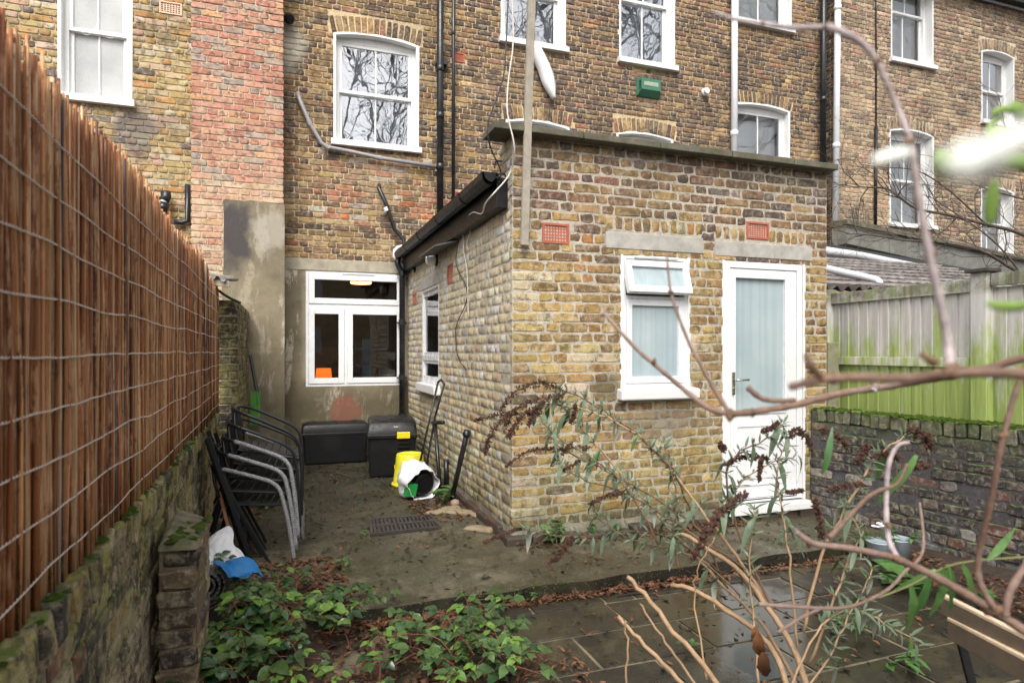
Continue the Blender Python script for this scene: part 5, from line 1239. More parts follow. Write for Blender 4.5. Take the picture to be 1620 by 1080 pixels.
# folded sunshade/clothes frame leaning on the side wall
def lean(name, label, cat, tubes, mat=black_pipe, group=None):
    t = thing(name, label, cat, tubes[0][0][0], group)
    for pts, r_, nm in tubes: MB().tube(pts, r_, 8).make(nm, mat, t, smooth=True)
    return t
b0 = atZ(668, 787, 0) + Vector((.02, .12, .02)); top = atX(703, 607, EX - .07); top2 = atX(693, 604, EX - .10)
m1_, m2_ = atZ(641, 752, 0) + Vector((0, .2, .15)), atX(688, 660, EX - .12)
lean('garden_trolley', 'tall folded black tubular frame leaning on the limed side wall', 'frame', [([b0, m2_.lerp(top, .0), top], .011, 'tube_leg'), ([atT(662, 742, b0.dot(FWD) + .15), top2], .011, 'tube_leg'), ([top2, (top2 + top) / 2 + Vector((0, 0, .03)), top], .011, 'handle_bar'), ([atX(684, 668, EX - .13), atX(701, 668, EX - .11)], .02, 'cross_piece'), ([atX(688, 665, EX - .12) , atZ(697, 783, 0) + Vector((0, .0, .01))], .02, 'middle_leg')])
ll2 = atZ(719, 793, 0)
lean('black_pipe', 'black plastic pipe leaning against the side wall, the longer of two', 'pipe', [([ll2 + Vector((-.03, .0, .01)), atX(739, 683, EX - .04)], .024, 'pipe_body'), ([atX(737, 690, EX - .045), atX(739.5, 681, EX - .035)], .032, 'socket')])
ll3 = atZ(709, 774, 0)
lean('black_pipe', 'short upright black pipe stub with a clip beside the longer leaning pipe', 'pipe', [([ll3 + Vector((-.02, 0, 0)), ll3 + Vector((-.02, 0, .30))], .027, 'pipe_body'), ([ll3 + Vector((.02, .02, .17)), ll3 + Vector((.02, .02, .26))], .02, 'clip')])
# terracotta and stones near the wall foot
for (x, y, s, c, lab) in ((689, 758, .05, (.25, .12, .08), 'small brown broken pot behind the leaning frame'), (720, 800, .045, (.28, .2, .15), 'brown stone lying beside the leaning black pipe')):
    p = atZ(x, y, 0); st = MB().lathe(p, [(s * .7, 0), (s, s * .5), (s * .8, s * 1.1), (s * .3, s * 1.3)], 9).make('stone', simple('stone_%d' % x, c, .8, .3, 20, .6), None, smooth=True, loc=p); tag(st, lab, 'stone')
# rubble edging along the side wall
m = MB(); rr = random.Random(77)
for k, (x, y, L_, w_) in enumerate(((735, 812, .34, .08), (760, 838, .26, .07), (712, 806, .2, .07), (690, 812, .18, .06))):
    p = atZ(x, y, 0); MBo = MB().hexa([(p.x - L_ / 2, p.y - w_, 0), (p.x + L_ / 2, p.y - w_ * .7, 0), (p.x + L_ * .45, p.y + w_ * .8, 0), (p.x - L_ * .5, p.y + w_, 0), (p.x - L_ * .4, p.y - w_ * .7, .025), (p.x + L_ * .4, p.y - w_ * .5, .03), (p.x + L_ * .4, p.y + w_ * .6, .03), (p.x - L_ * .4, p.y + w_ * .7, .02)]).make('mortar_lump', simple('pale_mortar_%d' % k, (.24, .19, .12), .9, .3, 14, .8), None, bevel=.012, loc=p)
    MBo.rotation_euler = (0, 0, R(-50 if k < 2 else 10)); tag(MBo, ['long pale mortar lump along the foot of the side wall', 'mortar lump nearest the extension corner', 'flat mortar lump just behind the drain cover corner', 'small flat mortar lump between drain cover and plants'][k], 'rubble')
# drain cover
dc = thing('drain_cover', 'rectangular dark metal drain cover with two rows of slots set in the concrete', 'drain cover', atZ(640, 833, 0))
A_, B_, C_, D_ = [atZ(x, y, .004) for x, y in ((586, 848), (698, 836), (682, 816), (583, 823))]
def bil(u, v, z=0): q = A_.lerp(B_, u).lerp(D_.lerp(C_, u), v); return Vector((q.x, q.y, .004 + z))
iron = simple('drain_iron', (.045, .038, .035), .45, .3, 20, .5, 80, spec=.5)
m = MB()
for (u0_, u1_, v0_, v1_) in ((0, 1, 0, .06), (0, 1, .94, 1), (0, .04, .06, .94), (.96, 1, .06, .94), (.04, .96, .46, .54)): m.hexa([bil(u0_, v0_), bil(u1_, v0_), bil(u1_, v1_), bil(u0_, v1_), bil(u0_, v0_, .02), bil(u1_, v0_, .02), bil(u1_, v1_, .02), bil(u0_, v1_, .02)])
m.make('frame', iron, dc)
for row in ((.10, .44), (.56, .90)):
    for k in range(15):
        u = .07 + .86 * k / 14; m = MB(); m.hexa([bil(u - .014, row[0]), bil(u + .014, row[0]), bil(u + .014, row[1]), bil(u - .014, row[1]), bil(u - .014, row[0], .016), bil(u + .014, row[0], .016), bil(u + .014, row[1], .016), bil(u - .014, row[1], .016)]); m.make('bar', iron, dc)
MB().quad(bil(.02, .02, .001), bil(.98, .02, .001), bil(.98, .98, .001), bil(.02, .98, .001)).make('void', dark_void, dc)

# ------------------------------------------------------------ foliage
def leaf_mat(name, c1, c2, rough=.35, back=None):
    g = G(name, rough, .5); oi = g.n('ShaderNodeObjectInfo').outputs['Random']
    c = g.mix(oi, c1, c2); c = g.mix(g.step(g.noise(45, 4, .6), .35, .7), c, g.mix(.4, c, (.01, .02, .005)))
    if back:
        bf = g.n('ShaderNodeNewGeometry').outputs['Backfacing']; c = g.mix(bf, c, back)
    g.col(c); g.bump(g.noise(160, 3, .6), .3, .002); g.b.inputs['Transmission Weight'].default_value = 0
    g.b.inputs['Subsurface Weight'].default_value = 0
    return g.m
L_bram = leaf_mat('bramble_leaf', (.014, .045, .014), (.085, .15, .04), .22, (.12, .17, .10)); L_lime = leaf_mat('lime_leaf', (.09, .19, .03), (.17, .29, .05), .35)
L_bud = leaf_mat('grey_green_leaf', (.11, .155, .09), (.26, .31, .21), .6, (.38, .42, .34)); L_weed = leaf_mat('weed_leaf', (.04, .11, .025), (.10, .20, .05), .4); L_dry = leaf_mat('dead_leaf', (.12, .045, .018), (.30, .13, .05), .7)
def leaf_mesh(name, L, Wd, mat, serr=0.0, fold=.25, curl=.25, n=5, seed=0):
    r_ = random.Random(seed); V, Fc = [], []
    for k in range(n + 1):
        t = k / n; w_ = Wd / 2 * (math.sin(math.pi * min(1, t * .93 + .05)) ** .8) * (1.15 - .5 * t); x = L * t; z = -curl * L * t * t + .02 * L * math.sin(t * 6)
        if 0 < k < n: w_ *= 1 + serr * (1 if k % 2 else -1)
        V += [(x - serr * .3 * Wd * (k % 2), w_, z + fold * w_ + r_.gauss(0, .02 * L)), (x, 0, z), (x - serr * .3 * Wd * (k % 2), -w_, z + fold * w_ + r_.gauss(0, .02 * L))]
    for k in range(n): a = 3 * k; Fc += [(a, a + 1, a + 4, a + 3), (a + 1, a + 2, a + 5, a + 4)]
    me = bpy.data.meshes.new(name); me.from_pydata(V, [], Fc); me.materials.append(mat); me.polygons.foreach_set('use_smooth', [True] * len(Fc)); return me
def orient(o, parent, p, d, up, s=1.0):
    d = Vector(d).normalized(); z = Vector(up) - d * Vector(up).dot(d)
    z = z.normalized() if z.length > 1e-4 else d.orthogonal().normalized(); y = z.cross(d)
    M4 = Matrix(((d.x, y.x, z.x, 0), (d.y, y.y, z.y, 0), (d.z, y.z, z.z, 0), (0, 0, 0, 1))) @ Matrix.Diagonal((s, s, s, 1)); M4.translation = Vector(p) - (BASE[parent.name] if parent else Vector((0, 0, 0)))
    if parent: o.parent = parent
    o.matrix_local = M4
def add_leaf(parent, me, p, d, up, s=1.0, name='leaf'):
    o = bpy.data.objects.new(name, me); COL.objects.link(o); orient(o, parent, p, d, up, s); return o
BR = [leaf_mesh('leaf', .06, .043, L_bram, .05, .3, .3, 9, k) for k in range(4)] + [leaf_mesh('leaf', .06, .045, L_lime, .05, .3, .3, 9, 9)]
stem_g = simple('green_stem', (.13, .13, .04), .6, .3, 20, 0); stem_r = simple('red_brown_stem', (.17, .06, .035), .5, .3, 20, 0)
def bramble(name, label, cx, cy, rx, ry, ncane, nleaf, hmax, seed, smin=.6, smax=1.3, lime=.12, boost=None):
    rr = random.Random(seed); t = thing(name, label, 'bramble plant', (cx, cy, -.08)); mb = MB(); made = 0
    while made < nleaf:
        a = rr.uniform(0, 2 * math.pi); q = math.sqrt(rr.random()); bx, by = cx + rx * q * math.cos(a), cy + ry * q * math.sin(a)
        if bx < -.40: bx = -.36
        b = rr.uniform(0, 2 * math.pi); ln = rr.uniform(.12, .38); h = hmax * rr.uniform(.3, 1) * (1.05 - .5 * q)
        pts = [Vector((bx, by, -.09)), Vector((bx + math.cos(b) * ln * .3, by + math.sin(b) * ln * .3, h * .8)), Vector((bx + math.cos(b) * ln * .7, by + math.sin(b) * ln * .7, h)), Vector((bx + math.cos(b) * ln, by + math.sin(b) * ln, h * .75))]
        P = smooth_path(pts, 4); mb.tube(P, [.0035 - .0022 * k / len(P) for k in range(len(P))], 4, cap=False)
        for k in range(3, len(P), 2):
            if made >= nleaf: break
            c = P[k]; pa = rr.uniform(0, 2 * math.pi); out = Vector((math.cos(pa), math.sin(pa), rr.uniform(.0, .5))); tip = c + out * .035
            if tip.x < -.42: continue
            mb.tube([c, tip], .0013, 3, cap=False)
            s = rr.uniform(smin, smax) * (1.6 if rr.random() < .07 else 1)
            nm = rr.choice(BR[:4]) if rr.random() > lime else BR[4]
            for da in (0, 1.25, -1.25):
                d = Vector((math.cos(pa + da), math.sin(pa + da), out.z * .5 + rr.uniform(-.35, .25)))
                add_leaf(t, nm, tip, d, Vector((rr.uniform(-.35, .35), rr.uniform(-.55, .15), 1)), s * (1 if da == 0 else .8)); made += 1
    mb.make('canes', stem_r, t, smooth=True)
    return t
pA = atZ(455, 1005, -.05); pB = atZ(715, 1015, -.05); pC = atZ(290, 1075, -.05); pD = atZ(350, 945, -.05)
bramble('bramble_plant', 'big glossy bramble clump in front of the black tub and chair stack', pA.x, pA.y, .33, .42, 0, 298, .22, 1)
bramble('bramble_plant', 'tall leafy bramble shoots nearest the buttress in the lower left corner', pA.x - .16, pA.y - .12, .22, .3, 0, 240, .24, 21, .7, 1.4, .3)
bramble('bramble_plant', 'bramble growing from the leaf litter just right of the big clump', pA.x + .24, pA.y - .02, .12, .3, 0, 120, .16, 11)
bramble('bramble_plant', 'low bramble between the buttress and the big clump, bottom of the photo', pA.x - .22, pA.y - .3, .22, .3, 0, 240, .18, 12)
bramble('bramble_plant', 'lower bramble on the paving at the bottom edge, right of the mud', pB.x - .02, pB.y - .36, .22, .2, 0, 210, .12, 13)
bramble('bramble_plant', 'bramble clump on the paving in the middle foreground', pB.x - .02, pB.y - .1, .21, .32, 0, 240, .15, 2)
bramble('bramble_plant', 'small bramble at the foot of the left wall, lower corner of the photo', pC.x + .12, pC.y - .06, .16, .2, 0, 75, .13, 3, lime=.02)
bramble('bramble_plant', 'bramble sprig against the buttress below the white sack', pD.x, pD.y - .1, .11, .25, 0, 60, .25, 4)
bramble('bramble_plant', 'pale green young bramble shoots at the bottom edge of the photo', atZ(520, 1075, -.05).x - .1, atZ(520, 1075, -.05).y - .15, .42, .2, 0, 120, .12, 5, .5, 1.0, .7)
WE = [leaf_mesh('leaf', .05, .022, L_weed, .05, .25, .3, 5, k) for k in range(3)]; WR_ = [leaf_mesh('leaf', .045, .045, L_weed, .08, .2, .2, 5, k + 5) for k in range(2)]
def weed(label, px, py, z, n, h, s, seed, kinds=WE, cat='weed', at=None, spread=.05):
    p = at if at is not None else atZ(px, py, z); rr = random.Random(seed); t = thing('weed', label, cat, p); mb = MB()
    ns = max(2, n // 6)
    for i in range(ns):
        a = rr.uniform(0, 6.28); b = p + Vector((rr.uniform(-1, 1) * spread, rr.uniform(-1, 1) * spread, 0)); tp = b + Vector((math.cos(a) * h * .35, math.sin(a) * h * .35, h * rr.uniform(.6, 1)))
        mb.tube([b, b.lerp(tp, .5) + Vector((0, 0, h * .08)), tp], .002, 4, cap=False)
        for k in range(n // ns):
            q = b.lerp(tp, rr.uniform(.25, 1)); pa = rr.uniform(0, 6.28); add_leaf(t, rr.choice(kinds), q, (math.cos(pa), math.sin(pa), rr.uniform(-.2, .6)), (0, -.2, 1), s * rr.uniform(.6, 1.3))
    mb.make('stem', stem_g, t); return t
for i, a in enumerate([('dark green weed growing out of the concrete beneath the chair stack', 432, 800, 0, 40, .12, 1.6, WE, .10), ('leafy weed with upright pointed leaves at the foot of the leaning black pipes', 703, 795, 0, 34, .16, 1.7, WE, .05),
      ('weed with rounded pale leaves at the corner of the extension footing', 882, 862, 0, 22, .20, 1.5, WR_, .04), ('small weed beside the footing under the frosted window', 935, 848, 0, 16, .10, 1.0, WE, .05), ('second small weed along the footing, nearer the door', 972, 842, 0, 16, .09, 1.0, WR_, .04),
      ('sprig of weed growing by the drain cover corner', 577, 847, 0, 10, .04, .7, WE, .03), ('broad leaved green plant in front of the metal planter', 1425, 930, -.06, 26, .12, 2.6, WR_, .12), ('small clover like weed on the wet paving right of the shrub stems', 1345, 995, -.06, 14, .05, 1.0, WR_, .05),
      ('bright green weed at the bottom edge right of the shrub', 1450, 1065, -.06, 20, .07, 1.3, WE, .05), ('little weed in a paving joint at the bottom right', 1408, 1058, -.06, 9, .03, .8, WR_, .03), ('ferny weed at the base of the dark wall near the door', 1372, 868, 0, 44, .14, 1.0, WE, .12),
      ('tuft of weed in the earth at the foot of the dark wall', 1570, 955, -.03, 12, .06, 1.2, WR_, .05), ('weed growing on the edge of the concrete step', 840, 940, -.05, 20, .06, .9, WE, .09), ('tiny sprout on the paving left of the shrub stems', 1090, 1028, -.06, 12, .05, .9, WE, .03),
      ('fresh green sprig on the left of the concrete by the leaf litter', 548, 905, -.0, 12, .10, 1.0, WE, .03)]):
    weed(a[0], a[1], a[2], a[3], a[4], a[5], a[6], 100 + i, a[7], spread=a[8])
weed('pale ivy like weed sprouting from the top of the mossy wall', 0, 0, 0, 22, .12, .9, 140, WR_, at=Vector((-.49, 3.25, .84)), spread=.05)
weed('small weed on top of the mossy wall nearer the camera', 0, 0, 0, 10, .06, .7, 141, WE, at=Vector((-.47, 2.75, .85)), spread=.03)
# planter
p = atZ(1428, 885, -.02); pot = thing('metal_planter', 'small pale blue grey oval metal planter by the dark garden wall', 'planter', p + Vector((0, .1, 0)))
zn = simple('zinc', (.34, .40, .43), .35, .15, 10, .1)
for dx in (-.085, .085):
    c = p + Vector((dx, .1, -.02)); o = MB().lathe(c, [(.065, 0), (.082, .12), (.088, .125), (.084, .13), (.072, .12)], 20).make('pot', zn, pot, smooth=True)
    MB().lathe(c + Vector((0, 0, .105)), [(.076, 0), (.074, .004)], 16).make('potting_soil', soil, pot)
weed('green plant with pale flowers growing in the metal planter', 0, 0, 0, 40, .13, 1.0, 150, WE, 'plant', at=p + Vector((0, .1, .08)), spread=.11)
fl = MB()
for k in range(5):
    c = p + Vector((-.12 + rr.uniform(-.02, .02), .08 + rr.uniform(-.02, .02), .21 + rr.uniform(-.01, .02))); fl.lathe(c, [(.003, 0), (.022, .008), (.018, .012), (.002, .006)], 7)
fl = fl.make('flower', simple('white_petal', (.75, .75, .74), .6), None, loc=p); tag(fl, 'small white flower heads above the metal planter', 'flower')
# leaf litter
def litter(name, zones, seed, label, me_n=1):
    rr = random.Random(seed); V, Fc = [], []
    for (x0, x1, y0, y1, n, zf) in zones:
        for _ in range(n):
            x, y = rr.uniform(x0, x1), rr.uniform(y0, y1); z = zf + rr.uniform(.002, .02); s = rr.uniform(.008, .03); a = rr.uniform(0, 6.28); tx, ty = rr.uniform(-.5, .5), rr.uniform(-.5, .5); i = len(V)
            for (u, v, q) in ((-1, 0, 0), (-.2, .45, .2), (1, 0, .1), (-.1, -.45, .25)):
                X = (u * math.cos(a) - v * math.sin(a)) * s; Y = (u * math.sin(a) + v * math.cos(a)) * s; V.append((x + X, y + Y, z + q * s + X * tx + Y * ty))
            Fc += [(i, i + 1, i + 2), (i, i + 2, i + 3)]
    o = mesh_obj(name, V, Fc, L_dryattr, None); o['kind'] = 'stuff'; tag(o, label, 'leaves')
g = G('leaf_litter', .6, .3); n_ = g.noise(55, 2, .5); g.col(g.mix(g.step(n_, .35, .65), (.04, .02, .012), (.19, .085, .042))); L_dryattr = g.m
litter('leaf_litter', [(-.28, .35, 3.5, 4.4, 1100, .0), (.2, 2.4, 3.36, 3.45, 1300, -.075), (2.4, 3.6, 3.33, 3.45, 250, -.075), (-.4, .9, 2.2, 3.4, 1500, -.07), (.5, 1.3, 2.1, 2.8, 500, -.07), (3.7, 4.2, 2.2, 4.2, 800, -.05), (1.0, 1.45, 5.0, 5.8, 300, 0), (1.5, 3.5, 4.1, 4.22, 350, 0), (.3, 1.4, 4.3, 8.2, 110, 0), (-.45, -.2, 4.4, 7.8, 400, 0), (1.6, 3.6, 3.5, 4.0, 60, 0), (1.2, 3.4, 2.2, 3.3, 90, -.068)], 6, 'brown dead leaves scattered over the concrete edge, earth and paving')
L_keep = L_dryattr; L_dryattr = simple('dark_debris', (.02, .016, .010), .7, .5, 60, 0)
litter('yard_debris', [(.3, 1.45, 4.2, 8.3, 500, -.004), (-.3, .3, 4.4, 8.0, 400, -.004), (.5, 4.1, 3.48, 4.2, 200, -.006), (.3, 3.9, 1.6, 3.3, 400, -.078)], 16, 'dark crumbs, soil and leaf bits strewn over the damp yard')
for (a, b, lab) in (((532, 748), (560, 758), 'thin dark twig on the concrete in front of the long black box'), ((600, 758), (622, 778), 'forked dark twig between the box and the sack'), ((425, 903), (485, 900), 'short stick lying on the leaf litter'), ((1390, 905), (1432, 912), 'broken stick on the earth before the planter')):
    q0, q1 = atZ(*a, .008), atZ(*b, .008); o = MB().tube(smooth_path([q0, q0.lerp(q1, .5) + Vector((.01, .02, .004)), q1], 3), [.006, .006, .006, .005, .005, .004, .003], 6).make('twig', simple('dark_bark', (.05, .035, .025), .8), None, loc=q0); tag(o, lab, 'twig')
# ------------------------------------------------------------ butterfly bush (foreground shrub)
bark = simple('pale_bark', (.36, .235, .135), .7, .25, 30, .3, 120, dirt=(.18, .11, .07), dirtamt=.4); bark_d = simple('brown_stem', (.14, .08, .045), .7, .3, 30, .3, 120)
panic = simple('dead_flower', (.075, .035, .022), .95, .4, 60, .5, 200)
BL = [leaf_mesh('leaf', .042, .011, L_bud, 0, .2, .2, 4, k) for k in range(4)] + [leaf_mesh('leaf', .10, .024, L_weed, 0, .25, .4, 5, 9)]
bush = thing('butterfly_bush', 'leggy shrub with grey green leaf tufts and dead flower spikes before the extension', 'shrub', (1.25, 1.9, -.08))
rr = random.Random(55)
def PT(q): return [atT(x, y, t) for x, y, t in q]
stems = [  # (pixel x, pixel y, depth) polylines, start radius, end radius, leafy, material
 ([(1262, 1130, 2.25), (1230, 1040, 2.4), (1180, 985, 2.5), (1100, 935, 2.6), (1062, 925, 2.65)], .012, .009, 0),
 ([(1290, 1130, 2.2), (1262, 1040, 2.3), (1215, 960, 2.4), (1160, 895, 2.5), (1078, 842, 2.6)], .013, .008, 0),
 ([(1170, 1130, 1.9), (1110, 1050, 1.95), (1040, 965, 2.0), (994, 913, 2.05)], .009, .007, 0),
 ([(1130, 1130, 1.9), (1060, 1060, 1.95), (1010, 1010, 2.0), (978, 975, 2.05)], .008, .006, 0),
 ([(1125, 1110, 1.95), (1085, 1060, 2.0), (1045, 1005, 2.0), (1011, 952, 2.05)], .005, .003, 0),
 ([(990, 1110, 2.0), (992, 1040, 2.0), (988, 980, 2.0)], .004, .003, 0),
 ([(1270, 1100, 2.3), (1215, 1000, 2.5), (1150, 930, 2.6), (1080, 860, 2.7), (1010, 780, 2.8), (940, 700, 2.85), (900, 655, 2.9), (880, 620, 2.9)], .008, .003, 1),
 ([(1240, 1000, 2.4), (1180, 900, 2.5), (1120, 820, 2.6), (1060, 740, 2.7), (1010, 690, 2.8), (950, 655, 2.8), (890, 640, 2.9), (850, 640, 2.9)], .007, .003, 1),
 ([(1150, 930, 2.6), (1090, 800, 2.7), (1060, 740, 2.7), (1010, 690, 2.8), (940, 640, 2.9), (880, 610, 2.9)], .005, .003, 1),
 ([(1200, 950, 2.5), (1130, 860, 2.6), (1040, 790, 2.7), (960, 745, 2.8), (900, 715, 2.85), (870, 690, 2.9)], .005, .003, 1),
 ([(1180, 900, 2.5), (1090, 840, 2.6), (1010, 790, 2.65), (930, 760, 2.7), (880, 730, 2.7)], .005, .002, 1),
 ([(1230, 980, 2.4), (1170, 850, 2.5), (1150, 760, 2.5), (1170, 715, 2.5), (1220, 690, 2.5), (1240, 670, 2.5)], .005, .002, 1),
 ([(1260, 1020, 2.3), (1250, 880, 2.35), (1235, 800, 2.4), (1230, 740, 2.4), (1245, 690, 2.4)], .005, .002, 1),
 ([(1270, 1000, 2.2), (1300, 880, 2.2), (1345, 790, 2.2), (1390, 720, 2.2), (1430, 690, 2.2)], .006, .003, 1),
 ([(1280, 1050, 2.2), (1330, 920, 2.2), (1360, 850, 2.2), (1340, 800, 2.2)], .005, .002, 1),
 ([(1150, 910, 2.6), (1060, 850, 2.7), (980, 840, 2.8), (930, 850, 2.8), (870, 845, 2.8), (826, 835, 2.8)], .004, .002, 1),
 ([(1170, 940, 2.5), (1100, 880, 2.6), (1010, 855, 2.7), (960, 830, 2.75), (935, 800, 2.8)], .004, .002, 1),
 ([(1075, 900, 2.6), (1065, 850, 2.6), (1070, 790, 2.6), (1050, 700, 2.7)], .004, .002, 1),
 ([(1120, 1080, 2.3), (1100, 960, 2.4), (1105, 900, 2.4), (1130, 850, 2.4)], .004, .002, 0),
 ([(1200, 1080, 2.2), (1190, 960, 2.3), (1185, 880, 2.3), (1195, 810, 2.3)], .005, .002, 1),
 ([(1250, 1100, 2.1), (1290, 1000, 2.15), (1340, 965, 2.2), (1400, 985, 2.2), (1450, 1020, 2.2)], .004, .002, 1),
 ([(1260, 1110, 2.1), (1310, 1040, 2.1), (1350, 960, 2.1), (1380, 900, 2.1)], .004, .002, 1),
 ([(1040, 860, 2.6), (1010, 800, 2.6), (960, 740, 2.65), (895, 700, 2.7), (860, 670, 2.7)], .004, .002, 1),
 ([(1120, 830, 2.5), (1150, 790, 2.5), (1200, 740, 2.5), (1260, 720, 2.5)], .004, .002, 1)]
LQ = []
for q, r0, r1, lf in stems:
    P = smooth_path(PT(q), 5); P = [p + Vector((rr.gauss(0, .003), rr.gauss(0, .003), rr.gauss(0, .003))) for p in P]
    n = len(P); MB().tube(P, [r0 + (r1 - r0) * k / (n - 1) for k in range(n)], 7).make('stem', bark if r0 > .0065 or not lf else rr.choice((bark, bark_d)), bush, smooth=True)
    if lf:
        for k in range(int(n * .3), n):
            d = (P[min(k + 1, n - 1)] - P[max(k - 1, 0)]).normalized(); side = d.orthogonal().normalized()
            m_ = rr.choice((2, 3, 5, 7, 9)); a0 = rr.uniform(0, 6.28); sp = (P[k] + (side * math.cos(a0)) * .02)
            for j in range(m_):
                a = a0 + j * 6.28 / m_; o_ = (side * math.cos(a) + d.cross(side) * math.sin(a)) + d * rr.uniform(.2, 1.0); o_.z += .25
                big = rr.random() < .07
                LQ.append((BL[4] if big else rr.choice(BL[:4]), P[k] + o_ * .004, o_ if not big else o_ * .4 + Vector((0, 0, -.7)), rr.uniform(.6, 1.3)))
rr.shuffle(LQ)
for q in LQ[:299]: add_leaf(bush, q[0], q[1], q[2], Vector((0, -.3, 1)), q[3])
V, Fc = [], []
for me_, p_, d_, s_ in LQ[299:]:
    d_ = d_.normalized(); z_ = Vector((0, -.3, 1)); z_ = (z_ - d_ * z_.dot(d_)); z_ = z_.normalized() if z_.length > 1e-3 else d_.orthogonal().normalized(); y_ = z_.cross(d_); i = len(V)
    for v in me_.vertices: V.append(tuple(p_ + (d_ * v.co.x + y_ * v.co.y + z_ * v.co.z) * s_))
    for f in me_.polygons: Fc.append(tuple(i + k for k in f.vertices))
o = mesh_obj('leaves', V, Fc, L_bud, bush, smooth=True); o['kind'] = 'stuff'
def spike(pts, r_, seed, parent=bush):
    rr = random.Random(seed); P = smooth_path(pts, 6); n = len(P); V, Fc = [], []; mb = MB(); mb.tube(P, .002, 5)
    for k in range(n - 1):
        for m_ in range(12):
            t = rr.random(); c = P[k].lerp(P[k + 1], t); f = (k + t) / n; rad = r_ * (.35 + .65 * math.sin(math.pi * min(1, .15 + f * .85)) ** .7) * (1.0 if (k * 7) % 3 else .7)
            dv = Vector((rr.gauss(0, 1), rr.gauss(0, 1), rr.gauss(0, 1))).normalized(); e = c + dv * rad * rr.uniform(.6, 1.1); s = .0035 * rr.uniform(.7, 1.5); u = dv.orthogonal().normalized() * s; w_ = dv.cross(u).normalized() * s; i = len(mb.v)
            mb.v += [tuple(e + u), tuple(e - u * .5 + w_), tuple(e - u * .5 - w_), tuple(e + dv * s * 1.6), tuple(c)]; mb.f += [(i, i + 1, i + 3), (i + 1, i + 2, i + 3), (i + 2, i, i + 3), (i + 4, i, i + 1)]
    return mb.make('flower_spike', panic, parent)
for i, (q, r_) in enumerate([([(880, 612, 2.9), (850, 607, 2.9), (815, 620, 2.9), (793, 648, 2.9)], .022), ([(890, 625, 2.85), (850, 632, 2.85), (815, 650, 2.85), (800, 675, 2.85)], .022), ([(858, 655, 2.9), (820, 655, 2.9), (785, 657, 2.9), (752, 665, 2.9)], .018),
      ([(810, 655, 2.8), (785, 675, 2.8), (772, 700, 2.8), (768, 718, 2.8)], .016), ([(850, 645, 2.8), (825, 660, 2.8), (812, 680, 2.8), (803, 692, 2.8)], .02), ([(860, 635, 2.8), (845, 655, 2.8), (838, 672, 2.8)], .02),
      ([(935, 708, 2.8), (890, 710, 2.8), (840, 713, 2.8), (800, 738, 2.8)], .014), ([(905, 700, 2.8), (885, 722, 2.8), (873, 735, 2.8)], .01), ([(985, 778, 2.6), (960, 785, 2.6), (933, 797, 2.6)], .014), ([(917, 728, 2.7), (898, 740, 2.7), (884, 748, 2.7)], .008),
      ([(910, 640, 2.7), (908, 655, 2.7), (902, 668, 2.7)], .012), ([(1180, 780, 1.5), (1145, 805, 1.45), (1120, 840, 1.4), (1098, 882, 1.4)], .012), ([(905, 850, 1.7), (890, 870, 1.7), (868, 893, 1.7)], .010), ([(826, 835, 2.8), (795, 845, 2.8), (765, 858, 2.8)], .012),
      ([(1230, 668, 2.4), (1220, 678, 2.4), (1205, 682, 2.4)], .012), ([(1215, 725, 2.5), (1190, 722, 2.5), (1165, 725, 2.5), (1150, 735, 2.5)], .013), ([(1250, 690, 2.4), (1260, 680, 2.4), (1275, 690, 2.4), (1284, 710, 2.4)], .016), ([(1145, 712, 2.5), (1143, 706, 2.5), (1141, 702, 2.5)], .014),
      ([(1200, 760, 2.4), (1203, 740, 2.4), (1205, 728, 2.4)], .01), ([(1290, 790, 2.0), (1297, 820, 2.0), (1300, 850, 2.0)], .016), ([(1300, 680, 2.1), (1325, 690, 2.1), (1340, 708, 2.1)], .014), ([(1440, 680, 2.0), (1465, 690, 2.0), (1470, 705, 2.0)], .024), ([(1430, 740, 1.9), (1450, 738, 1.9), (1470, 737, 1.9)], .01),
      ([(1358, 730, 2.0), (1366, 715, 2.0), (1370, 705, 2.0)], .014), ([(1310, 775, 2.0), (1340, 768, 2.0), (1365, 765, 2.0)], .010), ([(1385, 722, 2.0), (1405, 718, 2.0), (1425, 725, 2.0)], .012), ([(1270, 775, 2.2), (1255, 778, 2.2), (1245, 778, 2.2)], .008)]): spike(PT(q), r_, 200 + i)
dl = leaf_mesh('dead_leaf', .14, .05, L_dry, .1, .5, .5, 6, 3)
for (x, y, s) in ((1200, 1000, .85), (1208, 1030, .9), (1195, 990, .6)): add_leaf(bush, dl, atT(x, y, 2.0), Vector((.1, .1, -1)), Vector((-1, -1, 0)), s, 'dead_leaf')
